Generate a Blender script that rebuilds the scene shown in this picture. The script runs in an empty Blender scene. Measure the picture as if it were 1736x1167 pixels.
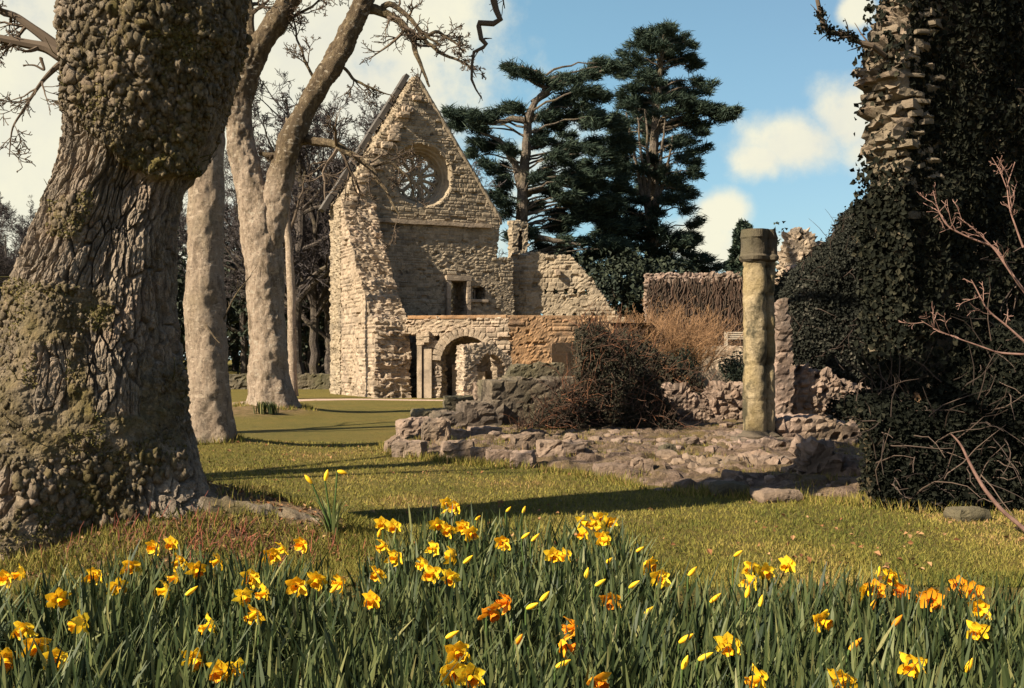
import bpy, math, random
import numpy as np
from mathutils import Vector, Matrix

random.seed(11)
rng = np.random.default_rng(11)
F = 1832.0; HY = 610.0; CZ = 1.6
SUN_AZ = (-0.83, -0.557); SUN_EL = math.radians(37)
R = math.radians
scene = bpy.context.scene
COL = scene.collection

def P(px, py, Y):
    return np.array(((px - 868) / F * Y, Y, CZ + (HY - py) / F * Y))
def X(px, Y): return (px - 868) / F * Y
def Z(py, Y): return CZ + (HY - py) / F * Y
def GY(py, z=0.0): return F * (CZ - z) / (py - HY)

# ------------------------------------------------------------------ noise
def _hash(ix, iy, iz, seed=0):
    with np.errstate(over='ignore'):
        h = (ix.astype(np.int64).astype(np.uint32) * np.uint32(374761393)
             + iy.astype(np.int64).astype(np.uint32) * np.uint32(668265263)
             + iz.astype(np.int64).astype(np.uint32) * np.uint32(2246822519)
             + np.uint32((seed * 3266489917) & 0xffffffff))
        h ^= h >> np.uint32(13); h *= np.uint32(1274126177)
        h ^= h >> np.uint32(16); h *= np.uint32(2654435761); h ^= h >> np.uint32(15)
    return (h & np.uint32(0xffffff)) / float(0xffffff)

def vnoise(p, seed=0):
    p = np.asarray(p, float); i = np.floor(p); f = p - i
    f = f * f * f * (f * (f * 6 - 15) + 10)
    x, y, z = i[..., 0], i[..., 1], i[..., 2]; fx, fy, fz = f[..., 0], f[..., 1], f[..., 2]
    def c(a, b, d): return _hash(x + a, y + b, z + d, seed)
    x00 = c(0,0,0)*(1-fx)+c(1,0,0)*fx; x10 = c(0,1,0)*(1-fx)+c(1,1,0)*fx
    x01 = c(0,0,1)*(1-fx)+c(1,0,1)*fx; x11 = c(0,1,1)*(1-fx)+c(1,1,1)*fx
    return (x00*(1-fy)+x10*fy)*(1-fz)+(x01*(1-fy)+x11*fy)*fz

def fbm(p, octv=4, seed=0, gain=.5):
    s = 0; a = 1; t = 0; p = np.asarray(p, float)
    for k in range(octv):
        s = s + a * vnoise(p * (2 ** k), seed + k); t += a; a *= gain
    return s / t

def worley(p, seed=0):
    p = np.asarray(p, float); i = np.floor(p)
    f1 = np.full(p.shape[:-1], 9.); f2 = f1.copy(); idv = np.zeros(p.shape[:-1])
    for a in (-1, 0, 1):
        for b in (-1, 0, 1):
            for c in (-1, 0, 1):
                cx, cy, cz = i[..., 0]+a, i[..., 1]+b, i[..., 2]+c
                qx = cx + _hash(cx, cy, cz, seed+1); qy = cy + _hash(cx, cy, cz, seed+2); qz = cz + _hash(cx, cy, cz, seed+3)
                d = np.sqrt((p[..., 0]-qx)**2+(p[..., 1]-qy)**2+(p[..., 2]-qz)**2)
                hid = _hash(cx, cy, cz, seed+4)
                m = d < f1
                f2 = np.where(m, f1, np.minimum(f2, d)); idv = np.where(m, hid, idv); f1 = np.where(m, d, f1)
    return f1, f2, idv

def n2(x, y, seed=0, z=0.0):
    x, y = np.broadcast_arrays(np.asarray(x, float), np.asarray(y, float))
    return np.stack([x, y, np.full(x.shape, z + .37)], -1)
def sstep(a, b, x):
    t = np.clip((x - a) / (b - a), 0, 1); return t * t * (3 - 2 * t)
def unit(v): return v / np.maximum(np.linalg.norm(v, axis=-1, keepdims=True), 1e-9)

# ------------------------------------------------------------------ mesh helpers
def world_loc(o):
    l = Vector((0, 0, 0))
    while o: l += o.location; o = o.parent
    return np.array(l)

class MB:
    def __init__(s): s.v = []; s.f = {3: [], 4: []}; s.n = 0; s.t = []
    def add(s, V, q=None, t=None, tone=None):
        V = np.asarray(V, float).reshape(-1, 3)
        if q is not None and len(q): s.f[4].append(np.asarray(q, int).reshape(-1, 4) + s.n)
        if t is not None and len(t): s.f[3].append(np.asarray(t, int).reshape(-1, 3) + s.n)
        s.v.append(V); s.n += len(V)
        s.t.append(np.full(len(V), .5) if tone is None else np.broadcast_to(np.asarray(tone, float), (len(V),)).copy())
    def build(s, name, mat, parent=None, smooth=False, base=None):
        V = np.concatenate(s.v); T = np.concatenate(s.t)
        if parent is not None: org = world_loc(parent)
        elif base is not None: org = np.array(base, float)
        else: org = np.array([V[:, 0].mean(), V[:, 1].mean(), V[:, 2].min()])
        me = bpy.data.meshes.new(name)
        q = np.concatenate(s.f[4]) if s.f[4] else np.zeros((0, 4), int)
        t = np.concatenate(s.f[3]) if s.f[3] else np.zeros((0, 3), int)
        me.vertices.add(len(V)); me.vertices.foreach_set('co', (V - org).astype(np.float32).ravel())
        li = np.concatenate([q.ravel(), t.ravel()]).astype(np.int32)
        me.loops.add(len(li)); me.loops.foreach_set('vertex_index', li)
        st = np.concatenate([np.arange(len(q)) * 4, len(q) * 4 + np.arange(len(t)) * 3]).astype(np.int32)
        me.polygons.add(len(st)); me.polygons.foreach_set('loop_start', st)
        me.polygons.foreach_set('use_smooth', np.full(len(st), smooth))
        me.update(calc_edges=True)
        a = me.attributes.new('tone', 'FLOAT', 'POINT'); a.data.foreach_set('value', T.astype(np.float32))
        me.materials.append(mat); me.validate()
        o = bpy.data.objects.new(name, me); COL.objects.link(o)
        if parent is not None: o.parent = parent
        else: o.location = org
        return o

def tag(o, label=None, cat=None, group=None, kind=None):
    if label: o['label'] = label
    if cat: o['category'] = cat
    if group: o['group'] = group
    if kind: o['kind'] = kind
    return o
def empty(name, loc, label=None, cat=None, group=None):
    o = bpy.data.objects.new(name, None); o.empty_display_size = .2; COL.objects.link(o); o.location = tuple(float(c) for c in loc)
    return tag(o, label, cat, group)
def copy_tree(o, parent=None):
    c = o.copy(); COL.objects.link(c); c.parent = parent
    for ch in list(o.children): copy_tree(ch, c)
    return c

def tubes(mb, pts, rad, seg=5, tone=.5):
    """pts (N,K,3), rad (N,K)"""
    pts = np.asarray(pts, float); rad = np.asarray(rad, float)
    if pts.ndim == 2: pts = pts[None]; rad = rad[None]
    N, K, _ = pts.shape
    tan = np.empty_like(pts); tan[:, 1:-1] = pts[:, 2:] - pts[:, :-2]; tan[:, 0] = pts[:, 1] - pts[:, 0]; tan[:, -1] = pts[:, -1] - pts[:, -2]
    tan = unit(tan)
    ref = np.zeros((N, 1, 3)); mt = np.abs(unit(tan.mean(1))); k = mt.argmin(1); ref[np.arange(N), 0, k] = 1
    a = unit(np.cross(tan, ref)); b = np.cross(tan, a)
    th = np.arange(seg) * 2 * math.pi / seg
    ring = a[:, :, None] * np.cos(th)[None, None, :, None] + b[:, :, None] * np.sin(th)[None, None, :, None]
    V = pts[:, :, None] + ring * rad[:, :, None, None]
    idx = np.arange(N * K * seg).reshape(N, K, seg)
    A = idx[:, :-1]; B = idx[:, 1:]
    q = np.stack([A, np.roll(A, -1, 2), np.roll(B, -1, 2), B], -1).reshape(-1, 4)
    tt = np.asarray(tone, float)
    if tt.ndim == 1: tt = np.repeat(tt, K * seg)
    mb.add(V, q, tone=tt)

def smooth_line(ctrl, K, wig=0., seed=0):
    c = np.asarray(ctrl, float); n = len(c)
    d = np.r_[0, np.cumsum(np.linalg.norm(np.diff(c[:, :3], axis=0), axis=1))]; s = np.linspace(0, d[-1], K)
    out = np.stack([np.interp(s, d, c[:, k]) for k in range(c.shape[1])], 1)
    for _ in range(max(1, K // n // 2)):
        o2 = out.copy(); o2[1:-1] = out[1:-1] * .5 + (out[:-2] + out[2:]) * .25; out = o2
    if wig:
        w = np.stack([fbm(n2(s * 1.3 + 17 * k, s * 0 + seed), 3, seed + k) - .5 for k in range(3)], 1)
        w[0] = 0; out[:, :3] += w * wig
    return out

def grow(pp, pr, n_per, t0, t1, lens, ang, K, wig, trop=(0, 0, .0), r_ratio=.6, rg=None, rmin=.002, taper=.25):
    """children of polylines pp (N,K0,3) with radii pr"""
    rg = rg or rng
    N, K0, _ = pp.shape; M = N * n_per
    par = np.repeat(np.arange(N), n_per)
    t = (t0 + (t1 - t0) * rg.random(M)) * (K0 - 1)
    i = np.minimum(t.astype(int), K0 - 2); f = (t - i)[:, None]
    s = pp[par, i] * (1 - f) + pp[par, i + 1] * f
    r0 = (pr[par, i] * (1 - f[:, 0]) + pr[par, i + 1] * f[:, 0]) * r_ratio
    d = unit(pp[par, i + 1] - pp[par, i])
    rnd = unit(rg.normal(size=(M, 3))); perp = unit(np.cross(d, rnd))
    A = R(ang[0]) + (R(ang[1]) - R(ang[0])) * rg.random((M, 1))
    d = d * np.cos(A) + perp * np.sin(A)
    plen = np.linalg.norm(np.diff(pp, axis=1), axis=2).sum(1)[par]
    L = plen * (lens[0] + (lens[1] - lens[0]) * rg.random(M)) * (1.05 - .5 * (t / (K0 - 1)))
    st = (L / (K - 1))[:, None]
    pts = np.empty((M, K, 3)); pts[:, 0] = s; tr = np.asarray(trop, float)
    for k in range(1, K):
        d = unit(d + rg.normal(size=(M, 3)) * wig + tr)
        pts[:, k] = pts[:, k - 1] + d * st
    rad = np.maximum(r0[:, None] * np.linspace(1, taper, K)[None], rmin)
    return pts, rad

def scatter_leaves(mb, pos, nrm, size, aspect=.75, jit=.7, rg=None, fold=.25, tone=None):
    rg = rg or rng; N = len(pos)
    n = unit(nrm + rg.normal(size=(N, 3)) * jit)
    a = unit(np.cross(n, rg.normal(size=(N, 3)))); b = np.cross(n, a)
    s = (np.asarray(size) * (.6 + .8 * rg.random(N)))[:, None]
    V = np.stack([pos - a * s * .5, pos + b * s * .5 * aspect + n * s * fold, pos + a * s * .5, pos - b * s * .5 * aspect + n * s * fold], 1)
    mb.add(V, np.arange(N * 4).reshape(N, 4), tone=np.repeat(rg.random(N) if tone is None else tone, 4))

# ------------------------------------------------------------------ materials
def mat(name, build):
    m = bpy.data.materials.new(name); m.use_nodes = True
    nt = m.node_tree; nt.nodes.clear()
    out = nt.nodes.new('ShaderNodeOutputMaterial')
    class H: pass
    h = H(); h.nt = nt; h.out = out
    def N(t, **kw):
        n = nt.nodes.new(t)
        for k, v in kw.items():
            if k == 'i':
                for a, b in v.items(): n.inputs[a].default_value = b
            else: setattr(n, k, v)
        return n
    def L(a, b): nt.links.new(a, b)
    h.N = N; h.L = L
    build(h); return m

def ramp(h, fac, stops, interp='LINEAR'):
    r = h.N('ShaderNodeValToRGB'); r.color_ramp.interpolation = interp
    e = r.color_ramp.elements
    while len(e) < len(stops): e.new(.5)
    for k, (p, c) in enumerate(stops): e[k].position = p; e[k].color = (*c, 1) if len(c) == 3 else c
    h.L(fac, r.inputs[0]); return r.outputs[0]
def noise(h, scale, detail=4, rough=.6, vec=None, dist=0):
    n = h.N('ShaderNodeTexNoise', i={'Scale': scale, 'Detail': detail, 'Roughness': rough, 'Distortion': dist})
    if vec is not None: h.L(vec, n.inputs['Vector'])
    return n.outputs['Fac']
def wpos(h, scale=None):
    g = h.N('ShaderNodeNewGeometry').outputs['Position']
    if scale:
        m = h.N('ShaderNodeMapping'); m.inputs['Scale'].default_value = scale; h.L(g, m.inputs['Vector']); return m.outputs[0]
    return g
def opos(h, scale=None):
    g = h.N('ShaderNodeTexCoord').outputs['Object']
    if scale:
        m = h.N('ShaderNodeMapping'); m.inputs['Scale'].default_value = scale; h.L(g, m.inputs['Vector']); return m.outputs[0]
    return g
def mix(h, fac, a, b, mode='MIX'):
    m = h.N('ShaderNodeMix', data_type='RGBA', blend_type=mode)
    if hasattr(fac, 'links'): h.L(fac, m.inputs[0])
    else: m.inputs[0].default_value = fac
    for s, k in ((a, 6), (b, 7)):
        if hasattr(s, 'links'): h.L(s, m.inputs[k])
        else: m.inputs[k].default_value = (*s, 1)
    return m.outputs[2]
def tone(h): return h.N('ShaderNodeAttribute', attribute_name='tone').outputs['Fac']
def bsdf(h, col, rough=.9, bump=None, bdist=.02, bstr=1., transl=0., spec=.2):
    b = h.N('ShaderNodeBsdfPrincipled', i={'Roughness': rough, 'Specular IOR Level': spec})
    if hasattr(col, 'links'): h.L(col, b.inputs['Base Color'])
    else: b.inputs['Base Color'].default_value = (*col, 1)
    if bump is not None:
        n = h.N('ShaderNodeBump', i={'Strength': bstr, 'Distance': bdist}); h.L(bump, n.inputs['Height']); h.L(n.outputs[0], b.inputs['Normal'])
    o = b.outputs[0]
    if transl:
        t = h.N('ShaderNodeBsdfTranslucent')
        if hasattr(col, 'links'): h.L(col, t.inputs[0])
        else: t.inputs[0].default_value = (*col, 1)
        m = h.N('ShaderNodeMixShader', i={0: transl}); h.L(o, m.inputs[1]); h.L(t.outputs[0], m.inputs[2]); o = m.outputs[0]
    h.L(o, h.out.inputs[0])

def m_stone(name, cols, lichen=(.32, .2, .07), lf=.35, dark=(.07, .06, .05), df=.5):
    def b(h):
        p = wpos(h)
        c = ramp(h, tone(h), [(0, cols[0]), (.35, cols[1]), (.7, cols[2]), (1, cols[3])])
        n1 = noise(h, 1.1, 5, .65, p); n3 = noise(h, 9, 5, .7, p); n4 = noise(h, .35, 3, .6, p)
        c = mix(h, ramp(h, n4, [(.35, (0, 0, 0)), (.7, (lf,) * 3)]), c, lichen)
        c = mix(h, ramp(h, n1, [(.5, (0, 0, 0)), (.72, (df,) * 3)]), c, dark)
        c = mix(h, ramp(h, n3, [(.25, (.85,) * 3), (.55, (0,) * 3)]), c, mix(h, .55, c, (.04, .035, .03)))
        bsdf(h, c, .95, noise(h, 22, 6, .75, p), .03, .9)
    return mat(name, b)
M = {}
M['stone'] = m_stone('stone', [(.21, .162, .118), (.31, .24, .172), (.41, .32, .232), (.35, .255, .185)], lichen=(.26, .19, .115), df=.55)
M['stone_grey'] = m_stone('stone_grey', [(.15, .12, .085), (.25, .20, .14), (.34, .275, .195), (.29, .225, .155)], lichen=(.27, .205, .125), lf=.4, df=.55)
M['stone_edge'] = m_stone('stone_edge', [(.09, .07, .052), (.165, .128, .09), (.25, .195, .14), (.2, .145, .105)], lichen=(.09, .075, .04), lf=.7, df=.85)
M['stone_orange'] = m_stone('stone_orange', [(.17, .11, .065), (.28, .175, .10), (.37, .24, .14), (.31, .18, .10)], lichen=(.30, .15, .055), lf=.6, df=.6)
M['stone_ruin'] = m_stone('stone_ruin', [(.12, .082, .064), (.20, .14, .108), (.29, .21, .165), (.24, .16, .12)], lichen=(.16, .115, .06), lf=.6, df=.75)
M['stone_dark'] = m_stone('stone_dark', [(.07, .054, .042), (.105, .08, .06), (.15, .115, .085), (.12, .09, .065)], lichen=(.09, .09, .03), lf=.6, df=.6)  # on the wall fronts, part of the grazing-sun shade is put into this tone
def f_col(h):
    p = wpos(h); n1 = noise(h, 2.6, 5, .65, wpos(h, (1, 1, .6))); n2_ = noise(h, 11, 6, .75, p); n3 = noise(h, 1.1, 3, .6, p)
    c = ramp(h, n2_, [(.3, (.17, .135, .085)), (.5, (.30, .235, .14)), (.7, (.40, .32, .21))])
    c = mix(h, ramp(h, n3, [(.42, (0,) * 3), (.62, (.65,) * 3)]), c, (.23, .165, .06))
    c = mix(h, ramp(h, n1, [(.5, (0,) * 3), (.6, (.92,) * 3)]), c, (.06, .052, .032))  # stain-like dark blotches, standing in the colour for shadow bands on the shafts
    bsdf(h, c, .95, n2_, .05, 1.)
M['column'] = mat('column_stone', f_col)
M['coping'] = mat('coping_slate', lambda h: bsdf(h, ramp(h, noise(h, 5, 5), [(.3, (.05, .045, .04)), (.7, (.12, .105, .09))]), .8))

def f_grass(h):
    p = wpos(h)
    n1 = noise(h, .55, 5, .6, p); n2_ = noise(h, 5, 5, .7, p); n3 = noise(h, 38, 5, .8, p)
    c = ramp(h, n1, [(.3, (.11, .11, .02)), (.5, (.18, .155, .03)), (.7, (.24, .165, .04))])
    c = mix(h, ramp(h, n2_, [(.35, (0,) * 3), (.7, (.75,) * 3)]), c, (.30, .20, .05))
    c = mix(h, ramp(h, n3, [(.35, (.8,) * 3), (.6, (0,) * 3)]), c, (.06, .055, .012))
    # leaf litter and bare earth under the old tree (tone attribute)
    litter = ramp(h, n2_, [(.3, (.09, .065, .025)), (.48, (.19, .12, .06)), (.7, (.34, .22, .14))])
    c = mix(h, tone(h), c, litter)
    hh = h.N('ShaderNodeMath', operation='ADD'); h.L(n3, hh.inputs[0]); h.L(n2_, hh.inputs[1])
    bsdf(h, c, .95, hh.outputs[0], .09, 1.)
M['grass'] = mat('lawn_grass', f_grass)
M['blade'] = mat('grass_blade', lambda h: bsdf(h, ramp(h, tone(h), [(0, (.075, .085, .015)), (.45, (.175, .155, .03)), (.8, (.27, .21, .05)), (1, (.34, .2, .09))]), .8, transl=.2))
M['litter'] = mat('fallen_leaf', lambda h: bsdf(h, ramp(h, tone(h), [(0, (.09, .035, .015)), (.5, (.2, .09, .035)), (1, (.32, .19, .09))]), .8))
M['path'] = mat('path_gravel', lambda h: bsdf(h, ramp(h, noise(h, 14, 6, .7, wpos(h)), [(.3, (.3, .2, .15)), (.7, (.47, .34, .26))]), .95, noise(h, 40, 3, .7, wpos(h)), .02))
def f_ruin(h):
    p = wpos(h); n1 = noise(h, 1.2, 5, .65, p); n2_ = noise(h, 7, 6, .7, p); n3 = noise(h, 30, 4, .7, p)
    c = ramp(h, n2_, [(.28, (.05, .034, .022)), (.5, (.14, .095, .066)), (.72, (.28, .20, .15))])
    c = mix(h, ramp(h, n1, [(.46, (0,) * 3), (.64, (.85,) * 3)]), c, (.12, .085, .03))
    c = mix(h, ramp(h, n3, [(.3, (.7,) * 3), (.5, (0,) * 3)]), c, (.05, .035, .025))
    bsdf(h, c, .95, n3, .05)
M['ruin_floor'] = mat('rubble_earth', f_ruin)

def h_sep(h, c):
    n = h.N('ShaderNodeSeparateColor'); h.L(c, n.inputs[0]); return n.outputs[0]
def f_oak(h):
    p = wpos(h); t = tone(h)
    nv = noise(h, 6, 6, .7, wpos(h, (2.2, 2.2, .5))); nf = noise(h, 26, 5, .7, p); nb = noise(h, 2.2, 4, .6, p)
    bark = ramp(h, nv, [(.3, (.13, .104, .082)), (.5, (.29, .235, .178)), (.7, (.46, .385, .30))])
    bark = mix(h, ramp(h, nb, [(.45, (0,) * 3), (.7, (.6,) * 3)]), bark, (.33, .235, .17))
    moss = ramp(h, nf, [(.3, (.035, .026, .013)), (.5, (.105, .08, .036)), (.7, (.27, .21, .115))])
    moss = mix(h, ramp(h, nb, [(.47, (0,) * 3), (.62, (.7,) * 3)]), moss, (.13, .105, .028))
    c = mix(h, t, bark, moss); c = mix(h, ramp(h, noise(h, 60, 4, .75, p), [(.3, (.8,) * 3), (.5, (0,) * 3)]), c, (.05, .04, .028))
    vo = h.N('ShaderNodeTexVoronoi', i={'Scale': 14.}); h.L(p, vo.inputs['Vector']); c = mix(h, .5, c, mix(h, 1., c, ramp(h, h_sep(h, vo.outputs['Color']), [(0, (.45, .42, .38)), (.5, (1, 1, 1)), (1, (1.35, 1.25, 1.15))]), 'MULTIPLY'))
    bsdf(h, c, .95, noise(h, 48, 6, .8, wpos(h, (1, 1, .45))), .035, 1.)
M['oak'] = mat('old_bark', f_oak)
def m_bark(name, a, b_, c_, sc=(3, 3, 1), sp=.3):
    def b(h):
        n1 = noise(h, 3, 6, .7, opos(h, sc)); n2_ = noise(h, 18, 4, .7, opos(h)); n3 = noise(h, .9, 3, .6, opos(h))
        c = ramp(h, n1, [(.3, a), (.5, b_), (.72, c_)])
        c = mix(h, ramp(h, n2_, [(.3, (.9,) * 3), (.47, (0,) * 3)]), c, tuple(v * .35 for v in a))
        c = mix(h, ramp(h, n3, [(.5, (0,) * 3), (.7, (sp,) * 3)]), c, (.2, .16, .06))
        c = mix(h, ramp(h, noise(h, 4.5, 6, .75, opos(h, (1, 1, .45))), [(.5, (0,) * 3), (.62, (.75,) * 3)]), c, tuple(v * .5 for v in a)); c = mix(h, ramp(h, noise(h, 6.5, 4, .6, opos(h, (1, 1, 2.4))), [(.58, (0,) * 3), (.66, (.6,) * 3)]), c, tuple(min(1, v * 1.35) for v in c_))
        bsdf(h, c, .9, noise(h, 13, 7, .8, opos(h, (1, 1, .6))), .09, 1.)
    return mat(name, b)
M['beech'] = m_bark('smooth_bark', (.27, .2, .14), (.36, .275, .20), (.45, .36, .27))
M['limb'] = m_bark('limb_bark', (.05, .036, .022), (.11, .08, .048), (.26, .20, .12))
def f_fork(h):
    n1 = noise(h, 3, 6, .7, opos(h, (3, 3, 1))); n2_ = noise(h, 16, 4, .75, opos(h)); n3 = noise(h, .8, 4, .65, opos(h))
    a = ramp(h, n1, [(.3, (.26, .195, .135)), (.5, (.36, .275, .20)), (.72, (.45, .36, .27))]); b = ramp(h, n1, [(.3, (.05, .036, .022)), (.5, (.12, .085, .05)), (.72, (.27, .21, .125))])
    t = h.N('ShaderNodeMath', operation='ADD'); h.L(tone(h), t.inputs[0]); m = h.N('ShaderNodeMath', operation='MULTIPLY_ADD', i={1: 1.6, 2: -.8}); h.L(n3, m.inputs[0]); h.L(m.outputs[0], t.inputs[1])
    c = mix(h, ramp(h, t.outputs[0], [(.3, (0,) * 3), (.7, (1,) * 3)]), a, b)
    c = mix(h, ramp(h, n2_, [(.3, (.9,) * 3), (.47, (0,) * 3)]), c, (.07, .05, .035))
    c = mix(h, ramp(h, noise(h, 3.2, 6, .75, opos(h, (1, 1, .45))), [(.5, (0,) * 3), (.62, (.8,) * 3)]), c, (.11, .08, .05)); c = mix(h, ramp(h, noise(h, 5, 4, .6, opos(h, (1, 1, 2.))), [(.58, (0,) * 3), (.66, (.6,) * 3)]), c, (.5, .43, .33))
    bsdf(h, c, .9, noise(h, 11, 7, .8, opos(h, (1, 1, .6))), .12, 1.)
M['fork'] = mat('mottled_bark', f_fork)
M['twig'] = mat('twig_bark', lambda h: bsdf(h, ramp(h, tone(h), [(0, (.05, .036, .026)), (1, (.13, .095, .065))]), .9))
M['wood_far'] = m_bark('woodland_bark', (.045, .036, .032), (.085, .068, .055), (.13, .105, .085))
M['twig_far'] = mat('woodland_twig', lambda h: bsdf(h, (.06, .05, .048), .9))
M['cedar_bark'] = m_bark('cedar_bark', (.06, .05, .04), (.12, .095, .072), (.21, .17, .13))
M['needle'] = mat('cedar_needle', lambda h: bsdf(h, ramp(h, tone(h), [(0, (.013, .024, .017)), (.6, (.027, .044, .029)), (1, (.06, .078, .048))]), .8, transl=.08))
M['yew'] = mat('evergreen_leaf', lambda h: bsdf(h, ramp(h, tone(h), [(0, (.012, .018, .012)), (1, (.04, .048, .028))]), .7))
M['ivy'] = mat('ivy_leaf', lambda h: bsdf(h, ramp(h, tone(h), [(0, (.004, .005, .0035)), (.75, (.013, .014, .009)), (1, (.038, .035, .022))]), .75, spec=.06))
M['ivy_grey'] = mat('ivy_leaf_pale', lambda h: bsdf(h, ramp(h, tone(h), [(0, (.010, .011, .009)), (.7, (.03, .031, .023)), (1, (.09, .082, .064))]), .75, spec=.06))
M['ivy_stem'] = mat('ivy_stem', lambda h: bsdf(h, ramp(h, tone(h), [(0, (.03, .022, .018)), (1, (.095, .066, .05))]), .9))
M['pink_twig'] = mat('pink_twig', lambda h: bsdf(h, ramp(h, noise(h, 8, 3, .6, opos(h)), [(.3, (.13, .07, .055)), (.7, (.30, .18, .14))]), .8))
M['brown_twig'] = mat('brown_twig', lambda h: bsdf(h, ramp(h, tone(h), [(0, (.13, .07, .035)), (1, (.30, .175, .09))]), .9))
M['red_twig'] = mat('bramble_twig', lambda h: bsdf(h, ramp(h, tone(h), [(0, (.04, .03, .022)), (.7, (.085, .05, .034)), (1, (.20, .085, .042))]), .9))
M['bleaf'] = mat('bramble_leaf', lambda h: bsdf(h, ramp(h, tone(h), [(0, (.016, .017, .011)), (.7, (.04, .034, .02)), (.92, (.085, .045, .022)), (1, (.15, .07, .03))]), .8))
M['dleaf'] = mat('daffodil_leaf', lambda h: bsdf(h, ramp(h, tone(h), [(0, (.015, .027, .009)), (.55, (.048, .063, .02)), (.9, (.13, .14, .05)), (1, (.24, .20, .08))]), .55, transl=.12, spec=.22))
def f_petal(c1, c2):
    def b(h):
        o = h.N('ShaderNodeObjectInfo').outputs['Random']
        bsdf(h, mix(h, o, c1, c2), .55, transl=.3)
    return b
M['petal'] = mat('petal_yellow', f_petal((.92, .66, .035), (.90, .52, .018)))
M['trumpet'] = mat('trumpet_yellow', f_petal((.90, .54, .012), (.86, .40, .01)))
M['petal_o'] = mat('petal_orange', f_petal((.86, .42, .02), (.82, .32, .015)))
M['trumpet_o'] = mat('trumpet_orange', f_petal((.80, .30, .012), (.76, .24, .01)))
M['dstem'] = mat('daffodil_stem', lambda h: bsdf(h, (.07, .11, .03), .5, transl=.1))
M['bench'] = mat('pale_wood', lambda h: bsdf(h, ramp(h, noise(h, 9, 3), [(.3, (.27, .22, .16)), (.7, (.42, .36, .28))]), .8))
M['soil'] = mat('soil', lambda h: bsdf(h, (.05, .038, .022), .95))

# ------------------------------------------------------------------ terrain
EDX = np.array([-2.6, -2.03, -.71, .11, .77, 1.36, 1.69, 2.36, 3.15, 4.07, 7., 30.])
EDY = np.array([20.5, 18.3, 16.75, 16.3, 15.4, 14.5, 13.4, 13.0, 12.5, 12.0, 12.6, 14.])
OAK = (-3.62, 9.35)
def hgt(x, y):
    x = np.asarray(x, float); y = np.asarray(y, float)
    h = .09 * (fbm(n2(x * .25, y * .25), 3, 3) - .5) * sstep(8, 14, y)
    h = h + .55 * np.exp(-(((x + 3.1) / 1.15) ** 2 + ((y - 9.5) / .95) ** 2))
    h = h + .16 * np.exp(-(((x + 1.7) / .7) ** 2 + ((y - 9.6) / .55) ** 2))
    h = h + .35 * np.exp(-(((x + 7.2) / 1.6) ** 2 + ((y - 31) / 2.5) ** 2))
    h = h + .25 * np.exp(-(((x + 5.1) / 1.2) ** 2 + ((y - 18.6) / 1.3) ** 2))
    h = h + .025 * (fbm(n2(x * 1.7, y * 1.7), 3, 5) - .5)
    h = h + 1.2 * sstep(-15, -24, x) * sstep(55, 75, y)
    return h
def ruin_h(x, y):
    ins = y - np.interp(x, EDX, EDY) + .5 * (fbm(n2(np.asarray(x) * 1.5, np.asarray(y) * 1.5), 3, 21) - .5)
    k = sstep(-.1, .9, ins) * sstep(-2.8, -1.7, x)
    lump = fbm(n2(np.asarray(x) * 2.2, np.asarray(y) * 2.2), 4, 23)
    return hgt(x, y) - .12 + k * (.10 + .15 * lump)

def axis(dense0, dense1, step, far0, far1, g=1.18):
    a = list(np.arange(dense0, dense1, step)); s = step
    while a[-1] < far1: s *= g; a.append(a[-1] + s)
    s = step
    while a[0] > far0: s *= g; a.insert(0, a[0] - s)
    return np.array(a)
gx = axis(-6.5, 7.5, .085, -900, 900); gy = axis(5.5, 21, .085, -60, 1500, 1.12)
GXm, GYm = np.meshgrid(gx, gy, indexing='ij')
Hm = hgt(GXm, GYm)
Vt = np.stack([GXm, GYm, Hm], -1); ii = np.arange(Vt[..., 0].size).reshape(Hm.shape)
q = np.stack([ii[:-1, :-1], ii[1:, :-1], ii[1:, 1:], ii[:-1, 1:]], -1).reshape(-1, 4)
dl = np.sqrt(((GXm + 3.2) / 1.9) ** 2 + ((GYm - 9.0) / 1.25) ** 2) + .5 * (fbm(n2(GXm * 2, GYm * 2), 4, 9) - .5)
lit = sstep(1.15, .8, dl)
lit = np.maximum(lit, sstep(.95, .6, np.sqrt(((GXm + 7.3) / 2.0) ** 2 + ((GYm - 30.5) / 2.6) ** 2)) * .7)
g = MB(); g.add(Vt, q, tone=lit.ravel()); tag(g.build('lawn', M['grass'], smooth=True, base=(0, 0, 0)), kind='structure')

# short lawn grass: many tiny blades over the near lawn
nb = 240000
by = 7.6 + (45 - 7.6) * rng.random(nb) ** 1.7; bx = by * (-.36 + .86 * rng.random(nb))
dlb = np.sqrt(((bx + 3.2) / 1.9) ** 2 + ((by - 9.0) / 1.25) ** 2)
ok = (by < np.interp(bx, EDX, EDY) + .1) & (dlb > .95); bx = bx[ok]; by = by[ok]; nb = len(bx)
bz = hgt(bx, by); th = rng.random(nb) * 6.283; hh = (.012 + .036 * rng.random(nb)) * (.6 + 1. * fbm(n2(bx * 1.6, by * 1.6), 3, 79)); w = (.004 + .003 * rng.random(nb)) * (1 + .05 * (by - 8))
c = np.stack([np.cos(th), np.sin(th), 0 * th], -1); b0 = np.stack([bx, by, bz - .004], -1)
tip = b0 + np.stack([rng.normal(size=nb) * .018, rng.normal(size=nb) * .018, hh], -1)
mb = MB(); mb.add(np.stack([b0 - c * w[:, None], b0 + c * w[:, None], tip], 1), t=np.arange(nb * 3).reshape(-1, 3), tone=np.repeat(np.clip(.45 + 1.6 * (fbm(n2(bx * .9, by * .9), 4, 77) - .5) + .6 * (rng.random(nb) - .5), 0, 1), 3))
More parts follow.
